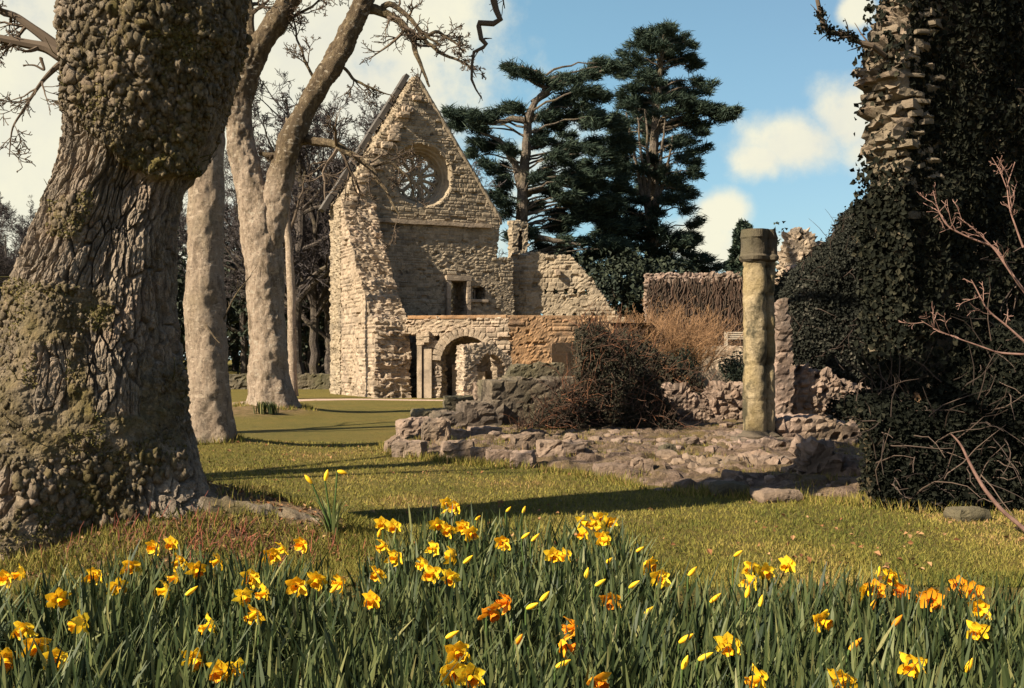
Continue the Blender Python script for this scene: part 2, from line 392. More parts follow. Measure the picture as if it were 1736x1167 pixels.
tag(mb.build('lawn_blades', M['blade'], base=(0, 0, 0)), 'short yellow green lawn grass covering the ground before the ruins', 'grass', kind='stuff')

n = 9000; x = -2.4 + 10.5 * rng.random(n); y = np.interp(x, EDX, EDY) - .12 + .16 * rng.normal(size=n)
for cx_, cy_, r_, k_ in ((OAK[0] + .1, OAK[1], 1.25, 1600), (X(352, 18.4), 18.4, .52, 700), (X(460, 31), 31, 1.05, 900), (4.4, 11.9, .6, 700), (6.2, 11.6, 1.4, 1500)):
    a = rng.random(k_) * 6.283; x = np.r_[x, cx_ + np.cos(a) * r_ * (1 + .12 * rng.normal(size=k_))]; y = np.r_[y, cy_ + np.sin(a) * r_ * (1 + .12 * rng.normal(size=k_))]
kx = fbm(n2(x * 2.2, y * 2.2), 3, 641) > .42; x = x[kx]; y = y[kx]; n = len(x); b0 = np.stack([x, y, hgt(x, y) - .01], -1); th = rng.random(n) * 6.283; c = np.stack([np.cos(th), np.sin(th), 0 * th], -1) * (.004 + .004 * rng.random((n, 1))) * (1 + .04 * (y[:, None] - 9))
tip = b0 + np.stack([rng.normal(size=n) * .04, rng.normal(size=n) * .04, .05 + .11 * rng.random(n)], -1); mb = MB(); mb.add(np.stack([b0 - c, b0 + c, tip], 1), t=np.arange(n * 3).reshape(-1, 3), tone=np.repeat(rng.random(n), 3))
tag(mb.build('long_grass', M['blade'], base=(0, 0, 0)), 'longer uncut grass along the foot of the stones and tree trunks', 'grass', kind='stuff')
# path in front of the gable
def strip(name, cl, w, m, dz=.012, res=60):
    c = smooth_line(np.array(cl, float), res); t = np.gradient(c[:, :2], axis=0); t = t / np.linalg.norm(t, axis=1, keepdims=True)
    nrm = np.stack([-t[:, 1], t[:, 0]], 1); ks = np.linspace(-.5, .5, 9); ww = np.interp(np.linspace(0, 1, res), np.linspace(0, 1, len(w)), w)
    V = []
    for k in ks:
        jit = 1 + .12 * (fbm(n2(np.arange(res) * .3, np.full(res, k * 4)), 2, 31) - .5)
        xy = c[:, :2] + nrm * (k * ww * jit)[:, None]; V.append(np.stack([xy[:, 0], xy[:, 1], hgt(xy[:, 0], xy[:, 1]) + dz - .06 * (abs(k) > .49)], 1))
    V = np.stack(V, 1); ii = np.arange(V[..., 0].size).reshape(V.shape[:2])
    q = np.stack([ii[:-1, :-1], ii[1:, :-1], ii[1:, 1:], ii[:-1, 1:]], -1).reshape(-1, 4)
    mb = MB(); mb.add(V, q); return tag(mb.build(name, m, smooth=True, base=(0, 0, 0)), kind='structure')
strip('path', [(-13, 22), (-9.5, 33), (-9.2, 42), (-6.2, 43.6), (-3, 42.4), (1, 41)], [2.2, 2.6, 3.2, 2.6, 1.6, 1.], M['path'])

# rubble floor of the ruins
rx = np.arange(-2.9, 9.5, .075); ry = np.arange(11.6, 27, .075)
RX, RY = np.meshgrid(rx, ry, indexing='ij'); w1, w2, wid = worley(n2(RX * 2.7, RY * 2.7), 41)
RH = ruin_h(RX, RY); raised = RH - hgt(RX, RY)
RH = RH + sstep(-.04, .05, raised) * ((wid - .3) * .13 * sstep(.02, .14, w2 - w1) + .06 * (fbm(n2(RX * 7, RY * 7), 3, 43) - .5))
keep = raised > -.11; ii = np.arange(RX.size).reshape(RX.shape)
kq = keep[:-1, :-1] & keep[1:, 1:] & keep[1:, :-1] & keep[:-1, 1:]
q = np.stack([ii[:-1, :-1], ii[1:, :-1], ii[1:, 1:], ii[:-1, 1:]], -1)[kq]
u_, inv = np.unique(q, return_inverse=True)
mb = MB(); mb.add(np.stack([RX, RY, RH], -1).reshape(-1, 3)[u_], inv.reshape(-1, 4)); tag(mb.build('rubble_ground', M['ruin_floor'], smooth=False, base=(0, 0, 0)), kind='structure')

# ------------------------------------------------------------------ masonry
def courses(u, v, ch, sw, seed):
    wv = v + .10 * (fbm(n2(u * .7, v * .9), 3, seed) - .5); wu = u + .12 * (fbm(n2(u * 1.1, v * 1.1), 3, seed + 9) - .5)
    vmax = float(np.max(wv)) + 2; rr = np.random.default_rng(seed)
    hs = ch * (.6 + .9 * rr.random(int((vmax + 3) / ch * 1.6) + 8)); ed = np.cumsum(hs) - 2
    row = np.clip(np.searchsorted(ed, wv), 1, len(ed) - 1); r0 = ed[row - 1]; r1 = ed[row]
    w = sw * (.65 + .8 * _hash(row, row * 0, row * 0, seed + 1)); f = wu / w + 37 * _hash(row, row * 0 + 3, row * 0, seed + 2)
    def e(i): return i + .6 * (_hash(i, row, row * 0, seed + 3) - .5)
    i = np.floor(f); i = np.where(f < e(i), i - 1, i); i = np.where(f > e(i + 1), i + 1, i)
    du = np.minimum(f - e(i), e(i + 1) - f) * w; dv = np.minimum(wv - r0, r1 - wv)
    m = np.minimum(du, dv)
    return m, _hash(i, row, row * 0, seed + 5), _hash(i, row, row * 0 + 7, seed + 6)

def rubble(u, v, ch, sw, seed):
    wu = u + .10 * (fbm(n2(u * 2.1, v * 2.1), 2, seed) - .5); wv = v + .10 * (fbm(n2(u * 1.7, v * 1.7), 2, seed + 9) - .5)
    f1, f2, idv = worley(n2(wu / sw, wv / ch, 0, .13), seed); i2 = np.mod(idv * 977.31, 1.); big = fbm(n2(u * .6, v * .6), 2, seed + 3)
    g1, g2, gid = worley(n2(wu / sw * 1.9, wv / ch * 1.8, 0, .6), seed + 70)
    m = (f2 - f1) * ch * .55; m2 = (g2 - g1) * ch * .3; k = big > .52
    return np.where(k, m2, m), np.where(k, gid, idv), np.where(k, np.mod(gid * 613.7, 1.), i2)

def slab(name, org, ang, mask, ur, vr, res, thick, m, parent=None, ch=.24, sw=.42, relief=.06, seed=1, rag=.12, smooth=False, style=None):
    """a masonry wall of thickness `thick`: rubble courses on the faces, ragged rubble along every broken edge"""
    a = R(ang); d = np.array([math.cos(a), math.sin(a), 0]); n = np.array([math.sin(a), -math.cos(a), 0]); up = np.array([0, 0, 1.])
    us = np.arange(ur[0], ur[1] + res * .5, res); vs = np.arange(vr[0], vr[1] + res * .5, res)
    U, Vv = np.meshgrid(us, vs, indexing='ij'); uc, vc = np.meshgrid(us[:-1] + res / 2, vs[:-1] + res / 2, indexing='ij')
    K = mask(uc, vc); nu, nv = len(us), len(vs)
    mm, tn, off = (courses if ch >= .29 else rubble)(U, Vv, ch, sw, seed)
    if style == 'mix':
        m2_, t2_, o2_ = courses(U, Vv, ch, sw * 1.15, seed + 2); kx = fbm(n2(U * .8, Vv * .8), 3, seed + 5) > .44; mm = np.where(kx, m2_, mm); tn = np.where(kx, t2_, tn); off = np.where(kx, o2_, off)
    disp = relief * (sstep(0, .045, mm) * (.35 + .95 * off)) + relief * .6 * (fbm(n2(U * 5, Vv * 5), 3, seed + 20) - .5) - relief * 1.9 * (off < .05) + relief * .9 * (fbm(n2(U * .9, Vv * .9), 2, seed + 22) - .5)
    tn = np.clip(tn, 0, 1)
    nl = max(2, int(thick / max(res * 1.3, .075)) + 1)
    base = np.array(org, float) + U[..., None] * d + Vv[..., None] * up
    jit = (rng.random((nu, nv, 2)) - .5) * res * .5
    base = base + jit[..., :1] * d + jit[..., 1:] * up
    # which vertices lie on the boundary of the mask
    Kp = np.pad(K, 1)
    cnt = Kp[:-1, :-1].astype(int) + Kp[1:, :-1] + Kp[:-1, 1:] + Kp[1:, 1:]
    bnd = (cnt > 0) & (cnt < 4)
    layers = []; tones = []
    Kb = np.pad(K.astype(float), 4); 
    for _ in range(3): Kb = (np.roll(Kb, 1, 0) + np.roll(Kb, -1, 0) + Kb) / 3; Kb = (np.roll(Kb, 1, 1) + np.roll(Kb, -1, 1) + Kb) / 3
    Kv = (Kb[:-1, :-1] + Kb[1:, :-1] + Kb[:-1, 1:] + Kb[1:, 1:])[3:-3, 3:-3] / 4
    gu = np.gradient(Kv, axis=0)[bnd]; gv = np.gradient(Kv, axis=1)[bnd]; ov = unit(-(gu[:, None] * d + gv[:, None] * up))
    for l in range(nl):
        t = l / (nl - 1)
        pos = base + n * (disp * (1 - 2 * t) if l in (0, nl - 1) else 0 * disp)[..., None] - n * (thick * t)
        q3 = pos[bnd]; q3 = q3 + .12 * (np.stack([fbm(q3 * 2.6, 2, seed + 60 + k) for k in range(3)], -1) - .5)
        w1, w2, wid = worley(q3 / np.array([ch * 1.7, ch * 1.7, ch]), seed + 50)
        hb = sstep(.0, .3, w2 - w1) * .45 + wid * .75 + .5 * (fbm(q3 * 9, 2, seed + 66) - .5)
        pb = pos.copy(); pb[bnd] = pos[bnd] + ov * ((hb - .55) * rag * .8)[:, None] + .05 * rag * rng.normal(size=q3.shape)
        tl = tn.copy(); tl[bnd] = np.clip(wid, 0, 1)
        layers.append(pb); tones.append(tl)
    VV = np.stack(layers).reshape(-1, 3); TT = np.stack(tones).reshape(-1); sz = nu * nv
    ii = np.arange(sz).reshape(nu, nv)
    qf = np.stack([ii[:-1, :-1], ii[1:, :-1], ii[1:, 1:], ii[:-1, 1:]], -1)[K]
    Q = [qf, qf[:, ::-1] + sz * (nl - 1)]
    eh = K & ~Kp[1:-1, :-2]   # bottom edge
    for cond, a_, b_ in ((K & ~Kp[1:-1, :-2], ii[1:, :-1], ii[:-1, :-1]), (K & ~Kp[1:-1, 2:], ii[:-1, 1:], ii[1:, 1:]),
                         (K & ~Kp[:-2, 1:-1], ii[:-1, :-1], ii[:-1, 1:]), (K & ~Kp[2:, 1:-1], ii[1:, 1:], ii[1:, :-1])):
        A = a_[cond]; B = b_[cond]
        for l in range(nl - 1): Q.append(np.stack([A + sz * l, B + sz * l, B + sz * (l + 1), A + sz * (l + 1)], -1))
    Q = np.concatenate(Q); u_, inv = np.unique(Q, return_inverse=True)
    mb = MB(); mb.add(VV[u_], inv.reshape(-1, 4), tone=TT[u_])
    return mb.build(name, m, parent, smooth)

def block(mb, c, s, rot=0., seed=0, n=9, sph=.25, rough=.12, tilt=(0, 0)):
    """a weathered stone: a subdivided box pulled partly to a ball and chipped"""
    k = np.linspace(-1, 1, n); A, B = np.meshgrid(k, k, indexing='ij'); o = np.ones_like(A); V = []; Q = []; cnt = 0
    ii = np.arange(n * n).reshape(n, n); q = np.stack([ii[:-1, :-1], ii[1:, :-1], ii[1:, 1:], ii[:-1, 1:]], -1).reshape(-1, 4)
    for f in ((A, B, o), (B, A, -o), (o, A, B), (-o, B, A), (B, o, A), (A, -o, B)):
        V.append(np.stack(f, -1).reshape(-1, 3)); Q.append(q + cnt); cnt += n * n
    V = np.concatenate(V); Q = np.concatenate(Q)
    V = V * (1 - sph) + unit(V) * 1.25 * sph
    s = np.array(s, float) / 2; Pn = V * s
    dsp = np.stack([fbm(Pn * 2.2 / max(.3, s.mean()) + seed * 7.1, 4, seed + k_) - .5 for k_ in range(3)], -1); w1_, w2_, wi_ = worley(Pn * 2.6 / max(.3, s.mean()) + seed * 3.3, seed); dsp = dsp - unit(V) * ((wi_ - .5) * .28)[:, None]
    Pn = Pn + dsp * rough * 2 * s.min() * 1.6
    cr, sr = math.cos(rot), math.sin(rot); Pn[:, 2] += Pn[:, 0] * tilt[0] + Pn[:, 1] * tilt[1]
    Pn = np.stack([Pn[:, 0] * cr - Pn[:, 1] * sr, Pn[:, 0] * sr + Pn[:, 1] * cr, Pn[:, 2]], -1)
    mb.add(Pn + np.array(c), Q, tone=.25 + .6 * random.random())
def boxmb(mb, c, s, ang=0., tone=.5, bev=.0):
    s = np.array(s) / 2; V = np.array([(x, y, z) for x in (-1, 1) for y in (-1, 1) for z in (-1, 1)], float) * s
    a = R(ang); V = np.stack([V[:, 0] * math.cos(a) - V[:, 1] * math.sin(a), V[:, 0] * math.sin(a) + V[:, 1] * math.cos(a), V[:, 2]], -1) + np.array(c)
    mb.add(V, [(0, 1, 3, 2), (4, 6, 7, 5), (0, 4, 5, 1), (2, 3, 7, 6), (0, 2, 6, 4), (1, 5, 7, 3)], tone=tone)

# ---- the refectory gable -------------------------------------------------
GA = 25.0; ga = R(GA); gd = np.array([math.cos(ga), math.sin(ga), 0]); gn = np.array([math.sin(ga), -math.cos(ga), 0]); UPV = np.array([0, 0, 1.])
GO = np.array([-6.63, 50.0, 0.])
def G(u, v, t=0.): return GO + gd * u + UPV * v + gn * t
gable = empty('ruined_gable', G(2.6, 0), 'tall ruined stone gable with a round rose window under its peak', 'ruin')
RC = (2.62, 10.3)
def ragn(u, v, s, sc=1.6): return fbm(n2(u * sc, v * sc), 3, s) - .5
def gmask(u, v):
    apex = 15.0; uc = 2.35
    slope_l = 8.7 + (u + 1.35) * (apex - 8.7) / (uc + 1.35)
    slope_r = 8.5 + (6.65 - u) * (apex - 8.5) / (6.65 - uc)
    top = np.minimum(slope_l, slope_r) + .35 * ragn(u, v, 71)
    k = (v < top) & (u > -1.35) & (u < 6.6 + np.where(v < 6.6, .75, 0) + .35 * ragn(u, v, 72, 1.1))
    k &= ((u - RC[0]) ** 2 + (v - RC[1]) ** 2) > 1.5 ** 2
    k &= ~((np.abs(u - 4.42) < .43) & (v > 3.2) & (v < 5.42))
    k &= ~((u > 5.2 + .08 * ragn(u, v, 74, 4)) & (u < 5.85 + .1 * ragn(u, v, 74, 4)) & (v > 4.5 + .12 * ragn(u, v, 73, 4)) & (v < 5.15 + .16 * ragn(u, v, 75, 4)))
    return k
slab('gable_wall', GO, GA, gmask, (-1.4, 7.6), (0, 15.4), .05, 1.7, M['stone_grey'], gable, ch=.15, sw=.26, relief=.042, seed=5, rag=.13, style='mix')
# stub of the side wall, broken away in a slope towards the viewer
def smask(u, v):
    # u runs from the gable (0) towards the viewer
    top = np.interp(u, [0, .7, 1.6, 2.6, 3.6, 4.8, 5.6, 5.9], [8.9, 8.1, 6.9, 5.5, 4.5, 3.4, 2.9, 2.5]) + .7 * ragn(u, v, 81, .8)
    return (v < top) & (u < 5.15 + .5 * ragn(u, v, 82, .9))
so = G(.2, 0, -.02)
# local axis u along gn: build with origin at far end so the outer (left) face is the slab's front
def smask2(u, v): return smask(-u, v)
slab('side_wall', so, GA + 90, smask2, (-6.6, .0), (-.1, 9.8), .07, 1.5, M['stone'], gable, ch=.18, sw=.28, relief=.052, seed=15, rag=.19, style='mix')
# broken lit rubble strip up the left rake
mb = MB()
for k in range(64):
    t = k / 63; u = -1.3 + t * 3.45; v = 8.7 + t * 5.9
    for j in range(2):
        block(mb, G(u + .16 + random.uniform(-.1, .24), v - .25 + random.uniform(-.25, .1), random.uniform(-.9, .12)), (random.uniform(.3, .6), random.uniform(.3, .5), random.uniform(.16, .34)), ga, k * 3 + j, 5, .25, .2)
mb.build('broken_rake', M['stone'], gable)
# dark coping slabs along the left rake
mb = MB()
c0 = G(-1.75, 8.45, -1.2); c1 = G(2.42, 15.25, -1.2); L_ = np.linalg.norm(c1 - c0); dv = (c1 - c0) / L_; nv_ = np.cross(dv, gn)
for k in range(9):
    a0 = c0 + dv * L_ * (k / 9 + .003); a1 = c0 + dv * L_ * ((k + 1) / 9 - .003); lift = random.uniform(-.03, .03)
    V = []
    for p in (a0, a1):
        for s1 in (-.4, .15):
            for s2 in (0.02, .24): V.append(p + gn * s1 - nv_ * (s2 + lift) * (1 if nv_[2] < 0 else -1))
    mb.add(V, [(0, 1, 3, 2), (4, 6, 7, 5), (0, 4, 5, 1), (2, 3, 7, 6), (0, 2, 6, 4), (1, 5, 7, 3)])
mb.build('coping', M['coping'], gable)
# right rake weather course
mb = MB()
for k in range(26):
    t = (k + .5) / 26
    block(mb, G(2.5 + t * 4.15, 14.75 - t * 6.25, -.7), (.42, 1.5, .3), ga, 300 + k, 5, .15, .12, tilt=(-1.25, 0))
mb.build('rake_stones', M['stone_grey'], gable)
# string course
mb = MB()
for k in range(14):
    u = .35 + k * .43; v = 8.05 + .03 * random.random()
    block(mb, G(u, v, .06), (.43, .30, .19), ga, 400 + k, 5, .05, .06)
mb.build('string_course', M['stone'], gable)
# rose window: splayed ring + tracery
def lathe_uv(prof, nseg, c, mbx, tone=.6, th0=0, th1=2 * math.pi):
    th = np.linspace(th0, th1, nseg); pr = np.array(prof); V = np.zeros((nseg, len(pr), 3))
    for k, (r, t) in enumerate(pr):
        V[:, k] = GO + gd * (c[0] + r * np.cos(th))[:, None] + UPV * (c[1] + r * np.sin(th))[:, None] + gn * t
    ii = np.arange(nseg * len(pr)).reshape(nseg, -1)
    qq = np.stack([ii[:-1, :-1], ii[:-1, 1:], ii[1:, 1:], ii[1:, :-1]], -1).reshape(-1, 4); mbx.add(V, qq, tone=tone)
mb = MB(); lathe_uv([(1.23, -1.3), (1.18, -.75), (1.21, -.5), (1.28, -.46), (1.33, -.30), (1.40, -.26), (1.53, -.0), (1.58, .025), (1.62, .01), (1.62, -.1)], 97, RC, mb)
rose = mb.build('rose_window', M['stone_grey'], gable, smooth=False)
mb = MB()
def uvline(pl, r=.055, t=-.8):
    pts = np.array([GO + gd * (RC[0] + a * .9) + UPV * (RC[1] + b * .9) + gn * t for a, b in pl]); tubes(mb, pts, np.full(len(pts), r), 6, .45)
def circ(cx, cy, r, n=20, a0=0, a1=2 * math.pi): return [(cx + r * math.cos(a0 + (a1 - a0) * k / n), cy + r * math.sin(a0 + (a1 - a0) * k / n)) for k in range(n + 1)]
uvline(circ(0, 0, 1.32, 40), .10); uvline(circ(0, 0, .27, 16), .085)
for k in range(12):
    a = k * math.pi / 6 + .26
    uvline([(.27 * math.cos(a), .27 * math.sin(a)), (.95 * math.cos(a), .95 * math.sin(a)), (1.02 * math.cos(a), 1.02 * math.sin(a))], .085)
    b = a + math.pi / 12
    cx, cy = .95 * math.cos(b), .95 * math.sin(b)
    uvline(circ(cx, cy, .25, 10, b - math.pi / 2, b + math.pi / 2), .075)
for k in range(6):
    a = k * math.pi / 3; uvline([(.1 * math.cos(a), .1 * math.sin(a)), (.27 * math.cos(a), .27 * math.sin(a))], .05)
mb.build('tracery', M['stone_grey'], rose)
# door jamb stones
mb = MB()
for k in range(7): block(mb, G(4.93, 3.55 + k * .28, .0), (.2, .5, .27), ga, 500 + k, 5, .06, .06)
for k in range(7): block(mb, G(3.92, 3.55 + k * .28, -.03), (.2, .5, .27), ga, 520 + k, 5, .06, .06)
block(mb, G(4.42, 5.5, .0), (1.3, .5, .24), ga, 540, 7, .06, .06)
mb.build('door_frame', M['stone'], gable)
mb = MB()
block(mb, G(5.52, 4.45, -.1), (.95, .5, .14), ga, 541, 6, .06, .08); boxmb(mb, G(5.3, 4.75, -.25), (.05, .08, .5), GA); boxmb(mb, G(5.42, 4.75, -.25), (.04, .08, .5), GA)
mb.build('window_sill', M['stone'], gable)
# back wall of darkness behind the door: the far side wall of the refectory
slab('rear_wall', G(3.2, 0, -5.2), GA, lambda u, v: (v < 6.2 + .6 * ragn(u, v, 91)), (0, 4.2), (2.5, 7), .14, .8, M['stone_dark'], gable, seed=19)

# ---- cloister terrace wall in front of the gable -------------------------
TO = np.array([X(688, 45.2), 45.2, 0.]); TZ = 3.34
terr = empty('arched_terrace_wall', TO + np.array([3, 0, 0]), 'sunlit rubble wall with a wide round arch and narrow doorway below the gable', 'wall')
def tmask(u, v):
    k = v < TZ + .12 * ragn(u, v, 101, 2.)
    k &= ~((u > .02) & (u < .56 + .1 * ragn(u, v, 102, 3)) & (v < 2.62 + .2 * ragn(u, v, 103, 3)))           # dark slit by the stub
    cu, cv, rr = 2.58, 1.55, 1.1
    k &= ~((np.abs(u - cu) < rr) & (v < cv) | ((u - cu) ** 2 + ((v - cv) * 1.05) ** 2 < rr ** 2))
    k &= ~((u > 1.2) & (u < 1.5) & (v > 2.35) & (v < 2.62))
    return k
slab('wall_face', TO, -11, tmask, (0, 4.4), (-.1, 3.7), .05, .9, M['stone'], terr, ch=.16, sw=.27, relief=.075, seed=25, rag=.16, style='mix')
ta = R(-11); td = np.array([math.cos(ta), math.sin(ta), 0]); tnn = np.array([math.sin(ta), -math.cos(ta), 0])
def T(u, v, t=0.): return TO + td * u + UPV * v + tnn * t
mb = MB()
for k in range(17):
    a = math.pi * (k + .5) / 17; rr = 1.24
    c = T(2.58 + rr * math.cos(a), 1.55 + rr * math.sin(a) * .95, .02)
    block(mb, c - tnn * .1, (.2, .55, .30 + .1 * random.random()), 0, 640 + k, 6, .08, .12); v_ = mb.v[-1] - c; a2 = a - math.pi / 2; ca, sa = math.cos(a2), math.sin(a2); mb.v[-1] = c + np.stack([v_[:, 0] * ca - v_[:, 2] * sa, v_[:, 1], v_[:, 0] * sa + v_[:, 2] * ca], 1)
mb.build('arch', M['stone'], terr)
slab('recess_wall', T(1.1, 0, -1.9), -11, lambda u, v: v < 3.3, (0, 3.2), (-.1, 3.3), .11, .5, M['stone'], terr, seed=27, relief=.05)
mb = MB(); block(mb, T(1.95, .7, -1.2), (.4, .5, 1.4), ta, 560, 7, .05, .04); block(mb, T(2.9, .55, -1.3), (.5, .4, 1.1), ta, 561, 7, .05, .04)
mb.build('recess_pier', M['stone'], terr)
mb = MB()
block(mb, T(.66, 1.12, .1), (.2, .35, 2.25), ta, 570, 9, .02, .03); block(mb, T(.98, 1.02, .06), (.36, .26, 2.05), ta, 571, 9, .02, .03)
for k in range(4): block(mb, T(.70 + .22 * (k % 2), 2.3 + k * .12, .1), (.32, .4, .2), ta, 572 + k, 5, .1, .15)
mb.build('door_jamb', M['stone'], terr)
TO2 = T(4.38, 0, 0)
def tmask2(u, v):
    top = np.where(u > 4.0, TZ - (u - 4.0) * .9, TZ) + .12 * ragn(u, v, 111, 2.)
    return v < top
slab('return_wall', TO2, 9, tmask2, (0, 6.2), (-.1, 3.7), .07, .9, M['stone_orange'], terr, ch=.15, sw=.25, relief=.05, seed=29, rag=.16, style='mix')
# terrace ground behind it
mb = MB(); tg = np.array([T(.05, TZ - .2, -.3), T(4.4, TZ - .2, -.3), TO2 + np.array([6.0, .9, TZ - .2]), np.array([9., 66, TZ - .15]), np.array([-3.5, 66, TZ - .15])])
mb.add(tg, [(0, 1, 3, 4)], [(1, 2, 3)]); tag(mb.build('terrace', M['grass'], base=(0, 0, 0)), kind='structure')
# low kerb of flat stones along the terrace edge is part of the wall
mb = MB()
for k in range(24):
    u = .3 + k * .42
    c = T(u, TZ + .03, -.35) if u < 4.4 else TO2 + np.array([math.cos(R(9)), math.sin(R(9)), 0]) * (u - 4.4) + np.array([0, .4, TZ + .02])
    if u > 8.4: continue
    block(mb, c, (.42, .8, .14), ta if u < 4.4 else R(9), 600 + k, 5, .05, .08)
mb.build('wall_cap', M['stone_orange'], terr)

# ---- upper range wall right of the gable ---------------------------------
def umask(u, v):
    top = np.interp(u, [0, 1.5, 3.0, 3.3, 4.2, 5.4], [6.9, 6.95, 6.75, 6.3, 5.3, 3.6]) + .25 * ragn(u, v, 121, 1.8)
    k = v < top
    for hu in (1.7, 2.2, 2.7, 3.2, 3.7): k &= ~((np.abs(u - hu) < .085) & (np.abs(v - 5.0) < .12))
    for hu in (1.5, 2.1, 2.6, 3.1, 3.6, 4.1, 4.5): k &= ~((np.abs(u - hu) < .1) & (v > 3.55) & (v < 3.95))
    return k
slab('broken_range_wall', np.array([X(868, 54.2), 54.2, 0]), -4, umask, (0, 5.6), (3.1, 7.4), .07, .8, M['stone_grey'], None, ch=.16, sw=.28, style='mix', seed=35, rag=.15, relief=.06)
tag(bpy.data.objects['broken_range_wall'], 'grey wall with rows of small square holes sloping down right of the gable', 'wall')
mb = MB(); block(mb, (X(945, 54), 53.75, 5.95), (.22, .35, .3), .1, 611, 7, .1, .1); mb.build('pilaster', M['stone'], bpy.data.objects['broken_range_wall'])
# small chimney-like stump beyond (870-892, 375-435)
st = slab('masonry_stump', np.array([X(869, 57.), 57., 0]), 20, lambda u, v: (v < 8.9 + .3 * ragn(u, v, 125)) & ~((np.abs(u - .42) < .14) & (v > 7.4) & (v < 8.4)), (0, .85), (3.2, 9.2), .08, .7, M['stone_grey'], None, seed=37)
tag(st, 'narrow square stump of masonry rising behind the gable shoulder', 'ruin')

# ---- walls of the ruined ranges in the middle distance -------------------
def wall(name, label, px0, px1, ptop, Y, z0, ang, thick, m, seed, topprof=None, hole=None, res=.055, ch=.15, sw=.25, relief=.055, rag=.12, cat='wall', group=None):
    x0 = X(px0, Y); Y1 = Y; 
    # length so that the far end lands on px1
    a = R(ang); k = (px1 - 868) / F; L_ = (k * Y - x0) / (math.cos(a) - k * math.sin(a)); top = Z(ptop, Y)
    def mk(u, v):
        t = top if topprof is None else top + np.interp(u / L_, topprof[0], topprof[1])
        kk = (v < t + .1 * ragn(u, v, seed + 3, 2.2)) & (u < L_)
        if hole is not None: kk &= ~hole(u, v)
        return kk
    o = slab(name, np.array([x0, Y, 0]), ang, mk, (0, L_ + res), (z0, top + .8), res, thick, m, None, ch=ch, sw=sw, relief=relief, seed=seed, rag=rag)
    return tag(o, label, cat, group)
wall('arched_wall_stub', 'short dark faced wall end with an arched opening before the terrace wall', 787, 866, 586, 42, -.1, 26, .75, M['stone'], 130,
     topprof=([0, .6, 1], [0, .06, -.5]), hole=lambda u, v: ((u - 1.15) ** 2 / .36 + np.where(v > 1.15, (v - 1.15) ** 2 / .5, 0) < 1) & (v > 0))
wall('stone_pier', 'square cut pale orange pier standing at the end of the ivy mass', 936, 982, 582, 36, -.1, 2, .8, M['stone_orange'], 140, ch=.5, sw=.8, relief=.03, rag=.06)
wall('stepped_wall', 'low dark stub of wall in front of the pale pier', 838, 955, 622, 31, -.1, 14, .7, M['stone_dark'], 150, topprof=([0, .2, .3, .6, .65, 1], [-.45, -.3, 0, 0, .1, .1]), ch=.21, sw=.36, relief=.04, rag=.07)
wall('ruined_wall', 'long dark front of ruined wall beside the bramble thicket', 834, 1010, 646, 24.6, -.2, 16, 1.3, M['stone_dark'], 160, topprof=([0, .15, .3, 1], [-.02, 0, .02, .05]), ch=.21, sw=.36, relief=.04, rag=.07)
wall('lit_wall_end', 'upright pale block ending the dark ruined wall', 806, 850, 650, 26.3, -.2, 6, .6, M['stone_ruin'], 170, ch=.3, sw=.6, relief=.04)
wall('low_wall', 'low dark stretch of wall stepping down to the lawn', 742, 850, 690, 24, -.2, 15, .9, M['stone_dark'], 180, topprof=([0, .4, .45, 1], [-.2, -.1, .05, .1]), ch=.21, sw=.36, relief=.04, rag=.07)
wall('low_wall', 'two dark squared stones in line left of the pale wall end', 757, 812, 672, 27, -.1, 12, .6, M['stone_dark'], 185, ch=.21, sw=.36, relief=.04, rag=.07)
wall('rubble_wall', 'rough wall of dark stones left of the column', 1140, 1268, 662, 27, -.1, 8, .9, M['stone_ruin'], 190, topprof=([0, .2, .25, .5, .6, 1], [.05, .1, -.15, -.2, .05, .12]), ch=.2, relief=.10, rag=.24)
wall('rubble_wall', 'rough wall of loose pink stones right of the column', 1312, 1500, 628, 23.5, -.1, 8, .9, M['stone_ruin'], 195, topprof=([0, .2, .5, .75, 1], [0, .1, -.05, -.4, -.45]), ch=.2, relief=.11, rag=.26)
wall('low_wall', 'flat topped pink wall foot right of the column base', 1318, 1475, 716, 19.5, -.1, 6, 1.4, M['stone_ruin'], 200, topprof=([0, .6, .7, 1], [0, .04, -.1, -.1]), relief=.06)
wall('column_plinth', 'low masonry platform beneath the column', 1232, 1372, 748, 18.6, -.2, 4, 2.0, M['stone_ruin'], 205, topprof=([0, .3, 1], [-.12, 0, -.02]), relief=.07)
wall('low_wall', 'weathered lump of pink wall at the foot of the ivy', 1348, 1475, 765, 14.2, -.2, -3, 1.0, M['stone_ruin'], 210, topprof=([0, .2, .5, .7, 1], [-.45, 0, .05, -.15, -.3]), ch=.16, relief=.08, rag=.25)
wall('foundation_wall', 'flat pale foundation course below the column', 1060, 1332, 790, 15.6, -.2, -7, 1.1, M['stone_ruin'], 215, topprof=([0, .2, .5, .8, 1], [-.15, -.08, 0, .03, .03]), relief=.06, rag=.2)

